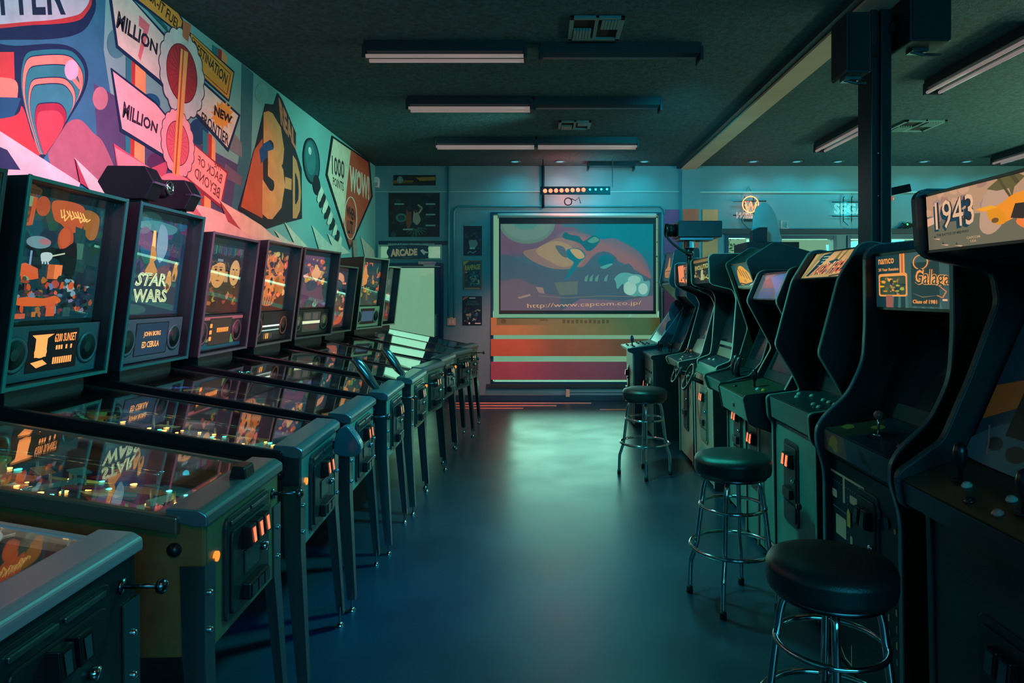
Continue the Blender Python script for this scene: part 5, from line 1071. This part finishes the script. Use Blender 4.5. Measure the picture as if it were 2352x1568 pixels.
f2 = c2.P(3, 4, .0065); A = Art(lambda a, b, h: f2(a, b, h)); A.clip = (0, 0, 1, 1); A.rect(0, 0, 1, 1, (16, 48, 66)); A.poly([(0, 0), (.34, 0), (.42, .5), (.1, 1), (0, 1)], (70, 60, 44)); A.blob(.12, .3, .06, .1, (180, 130, 60)); A.blob(.3, .62, .05, .1, (180, 130, 60)); A.ell(.5, .4, .12, .2, (10, 26, 36)); A.build('panel_print', PRINT, c2.root)
c2.stick(.45, .42, 'ball', m=mat('ball_rose', (150, 86, 74), .25)); c2.btn(.78, .35, mat('button_brown', (120, 60, 50), .25)); c2.btn(.92, .2, mat('button_white', (190, 190, 180), .25)); c2.coin(.36, .56, .42, .17, lit=False)
# ---- third cabinet, tan marquee
def mq3(A):
    A.rect(0, 0, 1, 1, (196, 150, 96)); A.ell(.45, .62, .34, .30, (216, 160, 106)); A.ell(.5, .6, .2, .2, (232, 166, 112)); A.poly([(.0, .0), (.06, 0), (.2, 1), (.1, 1)], (150, 130, 84)); A.poly([(.16, .70), (.33, .76), (.42, .99), (.22, .92)], (16, 66, 78))
    A.poly([(.17, .5), (.3, .52), (.42, .98), (.24, .9)], (14, 60, 74)); [A.rect(.24+.01*k, .82-.1*k, .38-.02*k, .845-.1*k, (200, 206, 180)) for k in range(3)]
    A.poly([(.52, .6), (.60, .6), (.62, 1), (.58, 1)], (130, 110, 56)); A.poly([(.63, .6), (.68, .6), (.74, 1), (.71, 1)], (120, 104, 56)); A.poly([(.44, .62), (.6, .7), (.66, .62), (.56, .5)], (18, 70, 82)); A.ell(.6, .56, .03, .05, (236, 186, 140))
    for dx, c, b_ in ((-.02, (12, 36, 52), .10), (0, (190, 70, 56), .05), (0, (242, 180, 120), -.01)): A.text('RACM', (.18+dx, .12), (.50+dx, .16), (.56+dx, .56), (.28+dx, .50), c, b_); A.text('FIELD', (.58+dx, .14), (.96+dx, .18), (.97+dx, .66), (.64+dx, .60), c, b_)
    A.poly([(.17, .1), (.1, .1), (.18, .5), (.26, .5)], (12, 44, 60)); A.ell(.52, .26, .02, .05, (90, 120, 110))
    A.poly([(.66, .04), (.95, .1), (.95, .14), (.66, .08)], (20, 30, 40))
c3 = Cab(1.25, 3.12, 3.72, [(1.265, 0), (1.25, .83), (1.225, .86), (1.215, .975), (1.40, 1.0), (1.36, 1.09), (1.262, 1.25), (1.355, 1.60), (1.45, 1.755), (1.50, 1.765), (1.80, 1.71), (1.88, 0)],
    [(1.275, .03), (1.265, .845), (1.24, .865), (1.232, .972), (1.47, 1.01), (1.62, 1.54), (1.39, 1.60), (1.485, 1.745), (1.78, 1.70), (1.86, .03)],
    'arcade cabinet with tan marquee of red block letters and skyline', front_m=FRG, ledge_m=mat('worn_ledge', (98, 100, 98), .35), edge_m=mat('edge_pale_teal', (110, 140, 136), .25, .3), cp_m=BLACK)
c3.marquee(mq3); c3.monitor(); c3.coin(.36, .42, .42, .2)
for u, v in ((.18, .5), (.30, .35), (.36, .62), (.62, .62), (.74, .62), (.86, .62), (.72, .32), (.86, .30)): c3.btn(u, v)
MB().cyl((.03, .19, .52), .014, .02, (1, 0, 0), 12).build('front_lock', BLACKM, c3.root, 0, True)
# raised speckled strip between front edge and side art
# ---- fourth cabinet, blue reflective marquee and deep hooded control panel
def mq4(A): A.rect(0, 0, 1, 1, (116, 74, 86)); A.poly([(.36, .86), (1, 1), (1, 0), (.82, 0), (.74, .3)], (20, 96, 158)); A.poly([(.1, 0), (.72, 0), (.66, .42), (.24, .44)], (84, 70, 110)); A.poly([(.1, .9), (.5, .98), (.44, .86), (.2, .78)], (150, 92, 106))
c4 = Cab(1.28, 3.80, 4.36, [(1.30, 0), (1.29, .80), (1.36, .84), (1.345, .98), (1.46, 1.19), (1.30, 1.485), (1.375, 1.665), (1.42, 1.68), (1.80, 1.68), (1.88, 0)],
    [(1.31, .03), (1.30, .80), (1.15, .815), (1.125, .945), (1.40, .99), (1.60, 1.40), (1.33, 1.49), (1.40, 1.655), (1.78, 1.66), (1.86, .03)],
    'arcade cabinet with glossy blue and rose marquee and deep boxed control panel', front_m=FRG, ledge_m=mat('ledge_teal', (70, 120, 112), .35), edge_m=mat('edge_rose', (170, 120, 116), .3), cp_m=mat('olive_top', (44, 44, 30), .35))
c4.marquee(mq4, artmat('marquee_unlit', .22, 1, .2)); c4.monitor(); c4.coin(.34, .30, .40, .2)  # marquee has no lamp; its art carries a faint glow
for sg in (-1, 1):
    y0, y1 = sorted((sg*c4.w/2, sg*(c4.w/2-.02))); MB().prism(fillet([(-.03, .74), (.135, .80), (.165, .945), (.155, .965), (-.13, 1.0), (-.13, .74)], .02), y0, y1).build('panel_end_cap', BLACK, c4.root, .003)
MB().cyl((.142, 0.02, .875), .016, .006, (1, 0, 0), 14).build('ledge_lock', BLACKM, c4.root, 0, True)
c4.stick(.52, .5, 'bat'); c4.btn(.72, .45); c4.btn(.84, .5, mat('button_amber', (190, 130, 50), .25)); c4.btn(.28, .2, PLASTIC)
MB().box((.0, .045, .05), (.012, .065, .74)).build('red_strip', mat('strip_red', (150, 90, 84), .4), c4.root)
# ---- fifth: racing cabinet with roof hood and chequered side
def mq5(A): A.rect(0, 0, 1, 1, (22, 70, 76)); A.rect(0, 0, 1, .12, (80, 120, 100)); A.poly(smoothpoly([(.2, .2), (.24, .7), (.5, .92), (.8, .6), (.9, .26), (.5, .16)]), (240, 150, 50)); [A.line([(.3+.12*k, .86-.06*k), (.4+.12*k, .5-.06*k)], .03, (60, 50, 40)) for k in range(4)]; A.line([(.2, .22), (.5, .16), (.9, .24)], .05, (30, 30, 40)); A.ell(.5, .3, .08, .07, (190, 130, 40)); A.poly([(.6, .1), (.95, .2), (.98, .24), (.7, .16)], (180, 200, 180))
c5 = Cab(1.34, 4.48, 5.0, [(1.36, 0), (1.35, .82), (1.21, .84), (1.175, .94), (1.36, .99), (1.44, 1.08), (1.50, 1.28), (1.40, 1.57), (1.335, 1.75), (1.52, 1.87), (1.80, 1.79), (1.88, 0)],
    [(1.37, .03), (1.36, .83), (1.225, .85), (1.195, .935), (1.47, .99), (1.66, 1.46), (1.43, 1.565), (1.365, 1.745), (1.53, 1.85), (1.86, .03)],
    'arcade cabinet with peaked hood, orange striped marquee and twin black grips', front_m=FRG, ledge_m=mat('ledge_teal', (70, 120, 112), .35), edge_m=mat('edge_dark_teal', (50, 84, 88), .3), cp_m=BLACK, side_m=mat('olive_side', (34, 40, 30), .45, noise=.3, nscale=5))
c5.marquee(mq5); c5.monitor(); c5.coin(.36, .5, .42, .2); c5.stick(.45, .55, 'grip'); c5.stick(.72, .5, 'grip')
A = Art(lambda a, b, h: (c5.x0-a, c5.w/2+.0008+h, b))
for i in range(5):
    for j in range(4): A.poly([(1.50+.045*i+.012*j, 1.16+.045*j-.012*i), (1.545+.045*i+.012*j, 1.148+.045*j-.012*i), (1.557+.045*i+.012*j, 1.193+.045*j-.012*i), (1.512+.045*i+.012*j, 1.205+.045*j-.012*i)], (26, 60, 78) if (i+j) % 2 else (8, 14, 18))
A.build('side_print', PRINT, c5.root)
# ---- sixth: EVOLUTION
def mq6(A): A.rect(0, 0, 1, 1, (36, 40, 36)); A.rect(0, .86, 1, 1, (176, 116, 66)); A.text('EVOLUTION', (.08, .52), (.99, .60), (.99, .80), (.08, .72), (240, 190, 110), .04); mosaic(A, (.05, .08, .95, .5), [(226, 150, 76), (30, 44, 44), (190, 120, 60), (60, 70, 60), (240, 180, 110)], 34, .03, .10, 6); A.poly([(.4, .1), (.6, .1), (.55, .5), (.45, .5)], (230, 200, 140))
c6 = Cab(1.313, 5.28, 5.94, [(1.33, 0), (1.313, .83), (1.35, .86), (1.34, .965), (1.455, 1.01), (1.47, 1.10), (1.50, 1.50), (1.47, 1.565), (1.31, 1.605), (1.293, 1.625), (1.285, 1.815), (1.31, 1.84), (1.75, 1.845), (1.88, 0)],
    [(1.34, .03), (1.328, .86), (1.325, .865), (1.358, .95), (1.50, 1.0), (1.66, 1.50), (1.315, 1.62), (1.305, 1.825), (1.74, 1.83), (1.86, .03)],
    'arcade steering wheel cabinet with yellow lettered marquee beside the peaked hood one', front_m=mat('front_rosy', (150, 128, 116), .4), ledge_m=mat('ledge_teal', (70, 120, 112), .35), edge_m=TRIM, cp_m=mat('panel_blue', (20, 46, 56), .35))
c6.marquee(mq6, MARQ2); c6.monitor(draw=lambda A: (A.rect(.1, .02, .9, .16, (120, 130, 116)), A.rect(.06, .2, .94, .26, (130, 156, 140)), A.rect(.12, .3, .9, .9, (22, 40, 50)), A.rect(.5, .66, .8, .70, (200, 100, 80))))
c6.coin(.32, .5, .46, .24, m=mat('coin_door_steel', (120, 128, 120), .35, .6), lit=True); c6.btn(.2, .4); c6.btn(.35, .5)
# ---- seventh: twin wheels
def mq7(A): A.rect(0, 0, 1, 1, (34, 40, 40)); A.rect(.04, .06, .52, .94, (255, 140, 90)); A.rect(.56, .06, .96, .94, (90, 70, 60)); mosaic(A, (.55, .1, .95, .9), [(240, 150, 90), (30, 40, 44), (190, 110, 70)], 20, .03, .1, 7); A.poly([(.22, .2), (.3, .36), (.34, .2)], (40, 30, 30)); A.rect(.4, .3, .5, .38, (60, 44, 40)); A.poly([(.04, .06), (.04, .16), (.5, .12), (.5, .06)], (60, 50, 46))
c7 = Cab(1.313, 6.02, 6.62, [(1.33, 0), (1.318, .84), (1.21, .86), (1.19, .93), (1.37, .965), (1.40, 1.0), (1.52, 1.44), (1.48, 1.52), (1.30, 1.60), (1.28, 1.63), (1.277, 1.81), (1.30, 1.83), (1.70, 1.84), (1.88, 0)],
    [(1.34, .03), (1.335, .845), (1.225, .865), (1.205, .925), (1.43, .965), (1.62, 1.50), (1.315, 1.61), (1.30, 1.815), (1.69, 1.825), (1.86, .03)],
    'arcade driving cabinet with half-orange marquee left of the projector pole', front_m=mat('front_rosy', (150, 128, 116), .4), ledge_m=mat('ledge_silver', (130, 140, 134), .3), edge_m=TRIM, cp_m=mat('panel_blue', (20, 46, 56), .35))
c7.marquee(mq7, MARQ); c7.monitor(draw=lambda A: (A.poly([(.1, .04), (.9, .04), (.85, .3), (.2, .26)], (110, 128, 120)), A.rect(.12, .34, .9, .9, (16, 36, 46)), A.poly([(.5, .3), (.7, .32), (.8, .6), (.66, .6)], (40, 90, 90)), A.rect(.56, .36, .72, .42, (210, 110, 80)), A.rect(.60, .5, .78, .55, (200, 150, 110))))
c7.coin(.28, .5, .52, .2, slots=1); c7.stick(.3, .7, 'ball', .05); c7.stick(.6, .7, 'ball', .05); c7.btn(.5, .4)
for cw, y in ((c6, -.05), (c7, .19)):
    wl = MB().ring((.105, y, .845), .110, .012, 30, (.92, 0, .38), 8); wc = Vector((.105, y, .845)); q = Vector((0, 0, 1)).rotation_difference(Vector((.92, 0, .38))).to_matrix()
    for k in range(3): a = k*2.094+.5; wl.tube([wc, wc+q @ Vector((.105*math.cos(a), .112*math.sin(a), 0))], .008, 6)
    wl.lathe([(.026, -.008), (.026, .01), (.01, .014)], wc, (.92, 0, .38), 16); wl.cyl(tuple(wc+Vector((-.12, 0, -.05))), .018, .12, (.92, 0, .38), 10)
    wl.build('steering_wheel', mat('wheel_black', (24, 30, 32), .25), cw.root, 0, True)
# ---- eighth and ninth
c8 = Cab(1.16, 7.12, 7.74, [(1.18, 0), (1.17, .84), (1.13, .862), (1.13, .885), (1.42, .93), (1.50, 1.10), (1.60, 1.40), (1.50, 1.50), (1.50, 1.72), (1.85, 1.75), (1.95, 0)],
    [(1.165, .03), (1.155, .845), (1.135, .857), (1.13, .878), (1.46, .92), (1.66, 1.38), (1.53, 1.51), (1.53, 1.70), (1.83, 1.73), (1.93, .03)],
    'dark arcade cabinet with several joysticks between wheel cabinets and farthest cabinet', front_m=mat('front_speckled', (70, 96, 96), .4), cp_m=mat('panel_teal', (30, 84, 86), .35), edge_m=TRIM, tm=mat('edge_dark_teal', (50, 84, 88), .3))
c8.marquee(lambda A: A.rect(0, 0, 1, 1, (30, 40, 44)), MARQ2); c8.monitor(); c8.coin(.42, .25, .22, .14, slots=1, m=mat('coin_door_steel', (120, 128, 120), .35, .6)); c8.coin(.42, .75, .22, .14, slots=1, m=mat('coin_door_steel', (120, 128, 120), .35, .6))
for u in (.2, .42, .64, .86): c8.stick(u, .5 if u < .5 else .7, 'bat'); c8.btn(u+.04, .25)
for u in (.2, .4, .6, .8): 
    f8 = c8.P(0, 1, .004); x, y, z = f8(u, .82); MB().lathe([(.014, 0), (.01, .01)], (x, y, z), (1, 0, 0), 10).build('front_knob', BLACKM, c8.root)
def mq9(A): A.rect(0, 0, 1, 1, (40, 70, 84)); A.poly(smoothpoly([(.3, .15), (.2, .42), (.4, .52), (.5, .86), (.62, .8), (.7, .52), (.84, .46), (.8, .15)]), (240, 160, 84)); [A.rect(.3+.1*k, .15, .33+.1*k, .3, (120, 80, 50)) for k in range(5)]; A.rect(.25, .34, .8, .38, (150, 100, 60))
c9 = Cab(1.04, 7.86, 8.50, [(1.06, 0), (1.046, .85), (.985, .87), (.97, .905), (1.31, .95), (1.34, .99), (1.66, 1.44), (1.66, 1.50), (1.47, 1.63), (1.45, 1.68), (1.515, 2.03), (1.54, 2.05), (1.80, 2.07), (1.90, 0)],
    [(1.052, .03), (1.04, .855), (.985, .878), (.975, .902), (1.335, .965), (1.665, 1.46), (1.475, 1.645), (1.53, 2.03), (1.79, 2.05), (1.88, .03)],
    'farthest arcade cabinet with turquoise angled screen bezel beside the projection screen', front_m=mat('front_speckled', (70, 96, 96), .4), cp_m=mat('panel_pale', (96, 124, 112), .35), edge_m=TRIM, side_m=BLACK, fil=.035)
c9.marquee(mq9, MARQ2, .12, .95); c9.monitor(bez=mat('bezel_turquoise', (120, 206, 196), .3), inset=.14, scr=mat('screen_turquoise', (30, 96, 98), .12, spec=.8), t0=0, t1=1)
c9.panel('speaker_panel', 5, 6, mat('bezel_turquoise2', (160, 214, 180), .35), .005); c9.coin(.34, .3, .34, .16, slots=1)
for u, v in ((.3, .3), (.55, .26)): c9.stick(u, v, 'bat', m=mat('bat_blue', (24, 60, 80), .3))
for u in (.15, .4, .65, .88):
    for v in (.15, .5, .62): c9.btn(u, v+.1*(u > .5), BLACKM, .013)
A = Art(lambda a, b, h: (c9.x0-a, c9.w/2+.0008+h, b)); A.ell(1.62, 1.32, .17, .17, (16, 56, 70)); A.ell(1.6, 1.34, .12, .12, (10, 34, 44)); A.blob(1.5, 1.15, .07, .1, (18, 60, 70)); A.build('side_print', PRINT, c9.root)

# ---- black lamp box on a pole clamped before the seventh cabinet
pj = empty('projector', (1.27, 5.985, 1.85), label='black projector box on short pole above the far arcade marquees', cat='projector')
MB().prism(fillet([(-.11, .17), (.27, .17), (.27, .31), (-.11, .31)], .012), -.13, .13).build('case', PLASTIC, pj, .004)
MB().cyl((-.11, -.02, .235), .055, -.0 or .09, (-1, 0, 0), 18).lathe([(.055, 0), (.062, .01), (.062, .03)], (-.17, -.02, .235), (-1, 0, 0), 18).build('lens_barrel', BLACKM, pj, 0, True)
MB().box((-.09, -.10, .145), (.2, .10, .17)).cyl((.015, 0, .08), .05, .065, n=14).build('mount_plate', DSTEEL, pj, .003)
MB().cyl((.015, -.005, -.25), .022, .36, n=12).cyl((.015, -.005, .02), .036, .06, n=12).build('pole', BLACKM, pj, 0, True)
MB().tube(smoothpoly([(-.17, -.05, .25), (-.20, -.08, .18), (-.12, -.1, .09), (-.02, -.1, .03), (.03, -.05, .035)], 5, False), .010, 6).build('cable', RUBBER, pj, 0, True)
# ---- rounded topper board standing on a dark box behind the racing cabinet
tb = empty('topper_board', (2.20, 6.72, 2.03), label='pale rounded upright board on dark box behind the peaked hood cabinet', cat='board')
pts = [(a*1.2, b*1.0) for a, b in smoothpoly([(-.11, .0), (-.115, .20), (-.09, .33), (-.03, .40), (.03, .37), (.08, .26), (.105, .12), (.11, .0)], 5)]
MB().prism(pts, -.012, .012).build('board', mat('board_grey', (120, 132, 132), .5, noise=.1, nscale=6), tb, .003)
MB().prism([(-.17, 0), (-.17, .12), (-.10, .15), (-.02, .15), (-.02, 0)], -.10, -.02).build('bracket_box', BLACK, tb, .004)
bk = MB().box((-.25, -.2, -2.03), (.25, .25, -.0)); bk.build('stand', BLACK, tb, .004)

# ================================================================== BAR STOOLS
def stool(x, y, rz, label):
    r = empty('bar_stool', (x, y, 0), rz, label=label, cat='bar stool', group='round black topped chrome bar stools')
    MB().lathe([(.165, .635), (.183, .642), (.187, .66), (.187, .695), (.188, .70), (.187, .705), (.178, .722), (.14, .735), (.07, .74), (.001, .741)], n=40).build('seat', VINYL, r, 0, True)
    MB().lathe([(.12, .615), (.165, .622), (.165, .636), (.12, .636)], n=28).build('seat_plate', DSTEEL, r, 0, True)
    for k in range(4):
        a = R(45+90*k); c, s = math.cos(a), math.sin(a)
        prof = [(.02, .612), (.09, .615), (.125, .60), (.14, .565), (.15, .50), (.175, .29), (.180, .26), (.205, .18), (.212, .15), (.216, .02)]
        pts = smoothpoly([(p*c, p*s, z) for p, z in prof], 4, False)
        lg = MB().tube(pts, .0125, 10).build('leg', CHROME, r, 0, True)
        MB().lathe([(.016, 0), (.016, .03), (.013, .035)], (.216*c, .216*s, 0), n=12).build('rubber_foot', RUBBER, lg, 0, True)
    MB().ring((0, 0, .475), .158, .0095, 48).build('upper_ring', CHROME, r, 0, True)
    MB().ring((0, 0, .275), .205, .0105, 56).build('foot_ring', CHROME, r, 0, True)
    return r
st = stool(.868, 2.06, R(28), 'bar stool nearest the camera, bottom right, its feet outside the frame')
s2 = copy_tree(st); s2.location = (.945, 3.40, 0); s2.rotation_euler = (0, 0, R(18)); s2['label'] = 'middle one of three bar stools, beside the boxed control panel'
s3 = copy_tree(st); s3.location = (.865, 5.80, 0); s3.rotation_euler = (0, 0, R(40)); s3['label'] = 'farthest bar stool, standing before the steering wheel cabinets'
# ================================================================== LIGHT
def lamp(kind, loc, tgt, col, e, size=.3, sy=None, angle=None, blend=.6, name=None, spread=None):
    l = bpy.data.lights.new(name or 'room_light', kind); l.energy = e; l.color = lin(col)[:3]
    if kind == 'AREA': l.shape = 'RECTANGLE'; l.size = size; l.size_y = sy or size
    elif kind in ('POINT', 'SPOT'): l.shadow_soft_size = size
    if kind == 'SPOT': l.spot_size = R(angle or 60); l.spot_blend = blend
    o = bpy.data.objects.new(l.name, l); C.objects.link(o); o.location = loc
    if spread: l.spread = R(spread)
    o.rotation_euler = (Vector(tgt)-Vector(loc)).to_track_quat('-Z', 'Y').to_euler(); return o
w = bpy.data.worlds.new('sky'); bpy.context.scene.world = w; w.use_nodes = True
bg = w.node_tree.nodes['Background']; bg.inputs[0].default_value = lin((116, 164, 134)); bg.inputs[1].default_value = 1.0
# daylight through the gaps between the window boards, the door and the high windows
def day(x0, x1, z0, z1, e): lamp('AREA', ((x0+x1)/2, YB+.20, (z0+z1)/2), ((x0+x1)/2, 0, (z0+z1)/2-.6), (150, 235, 200), e, x1-x0, z1-z0, name='window_daylight')
for v0, v1 in ((715, 730), (872, 878)): day(WIN[0]+.04, WIN[2]-.04, bz(v1), bz(v0), 1.8)
lamp('AREA', ((WIN[0]+WIN[2])/2-.04, YB-.10, .76), ((WIN[0]+WIN[2])/2-.04, 0, -.4), (140, 228, 200), 1.7, 1.75, .9, name='window_daylight', spread=42)  # added lamp inside, before the boards, to lay a sheen on the floor
day(gx0, gx1, gz0, gz1, 3)
for h in SMALL: day(h[0]+.05, h[2]-.05, h[1]+.05, h[3]-.05, 6)
# cyan downlights washing the back wall
for x in dls: lamp('SPOT', (x, 9.5, ZC-.03), (x, 9.62, 0), (20, 195, 210), 20, .04, angle=160, blend=1, name='downlight_lamp')
# added fill from unseen sides: behind the camera, then from the right
lamp('AREA', (1.5, -2.8, 2.3), (0, 5, 1.2), (50, 190, 225), 165, 4.0, 1.6, name='storefront_light')
lamp('AREA', (6.6, 6.0, 1.7), (4.0, 6.4, 3.4), (205, 222, 175), 170, 4.0, .5, name='side_window_light')  # added, aimed up to brighten the right ceiling and beam
lamp('AREA', (7.4, 4.0, 2.6), (0, 5, 1.6), (40, 210, 210), 90, 3.0, .4, name='side_window_light')  # added teal fill from the right onto the pinball fronts
# added fill spots without fixtures: pink, cyan and teal on mural and backboxes
lamp('SPOT', (-.5, 2.4, 3.1), (-2.4, 4.0, 2.0), (255, 105, 150), 640, .12, angle=56, blend=1, name='pink_stage_lamp')
lamp('SPOT', (-.2, 4.8, 3.2), (-2.4, 5.6, 2.0), (255, 150, 130), 200, .12, angle=60, blend=1, name='pink_stage_lamp')
lamp('SPOT', (-.2, 2.2, 3.1), (-2.4, 3.4, 2.9), (185, 205, 220), 240, .15, angle=70, blend=1, name='cyan_stage_lamp')
lamp('SPOT', (.1, 7.0, 3.2), (-2.4, 7.6, 2.2), (150, 235, 215), 260, .15, angle=90, blend=1, name='teal_stage_lamp')
# added spots: warm pink wash low on back wall, blue on the floor
lamp('SPOT', (-.1, 6.4, 3.2), (-.1, 9.9, .25), (255, 140, 125), 300, .1, angle=44, blend=1, name='pink_stage_lamp')
lamp('SPOT', (0.2, 3.4, 3.2), (-1.1, 3.7, 0), (50, 110, 255), 110, .2, angle=70, blend=1, name='blue_stage_lamp')
# added teal and cyan fill down the aisle onto cabinet fronts and back wall
lamp('SPOT', (.9, 4.2, 3.25), (-.9, 3.8, .7), (50, 225, 205), 620, .15, angle=90, blend=1, name='teal_stage_lamp')
lamp('SPOT', (.7, 7.0, 3.25), (-.9, 6.6, .7), (90, 235, 210), 80, .15, angle=80, blend=1, name='teal_stage_lamp')
lamp('SPOT', (-.4, 4.6, 3.25), (1.4, 4.9, .6), (50, 225, 205), 600, .15, angle=90, blend=1, name='teal_stage_lamp')
lamp('SPOT', (1.2, 5.4, 3.0), (1.8, 9.9, 1.6), (0, 180, 205), 430, .2, angle=84, blend=1, name='cyan_stage_lamp')
lamp('SPOT', (1.0, 4.9, 2.3), (-1.3, 4.8, 0), (255, 110, 110), 60, .08, angle=26, blend=1, name='pink_stage_lamp')  # added pink patch on the floor under the left machines
lamp('SPOT', (.3, 2.6, 3.2), (-.5, 3.5, 0), (40, 110, 255), 60, .1, angle=40, blend=1, name='blue_stage_lamp')  # added blue tint on the floor
lamp('SPOT', (.1, 3.7, 3.3), (0, 3.55, 0), (255, 90, 120), 40, .05, angle=20, blend=1, name='pink_stage_lamp')  # added pink pool in place of the lamp bar's floor reflection
lamp('SPOT', (-.6, 3.4, 3.3), (-.66, 3.3, 0), (30, 110, 255), 40, .05, angle=16, blend=1, name='blue_stage_lamp')  # added small blue pool on the floor
lamp('SPOT', (-.1, 8.3, 3.2), (-.8, 9.85, .2), (255, 120, 100), 330, .05, angle=38, blend=1, name='pink_stage_lamp')  # added pink wash low on the wall left of the window
lamp('SPOT', (-.6, 6.4, 3.2), (1.3, 6.0, .85), (255, 170, 140), 120, .08, angle=30, blend=1, name='pink_stage_lamp')  # added rosy fill on the wheel cabinet fronts
# glow of the lamp bar and of the neon signs, then an added warm fill
lamp('POINT', (lx(1300), YL+.12, lz(438)), (0, 0, 0), (255, 90, 70), 16, .05, name='red_bar_glow')
lamp('POINT', (lx(1380), YL+.12, lz(435)), (0, 0, 0), (40, 220, 240), 8, .05, name='cyan_bar_glow')
lamp('POINT', (bx(1720), YB-.16, bz(474)), (0, 0, 0), (255, 120, 90), 3.2, .03, name='neon_glow')
lamp('POINT', (bx(1945), YB-.16, bz(481)), (0, 0, 0), (60, 230, 230), 3.2, .03, name='neon_glow')
lamp('SPOT', (-.1, .2, 2.6), (-1.3, 1.8, .6), (255, 150, 90), 18, .2, angle=55, blend=1, name='warm_stage_lamp')  # added to warm the brown cabinet side
vs = bpy.context.scene.view_settings; vs.view_transform = 'Standard'; vs.look = 'None'; vs.gamma = 1; vs.use_curve_mapping = False; vs.exposure = 0
bpy.context.scene.cycles.transparent_max_bounces = 16
bpy.context.scene.cycles.use_denoising = True
bpy.context.scene.cycles.sample_clamp_indirect = 4
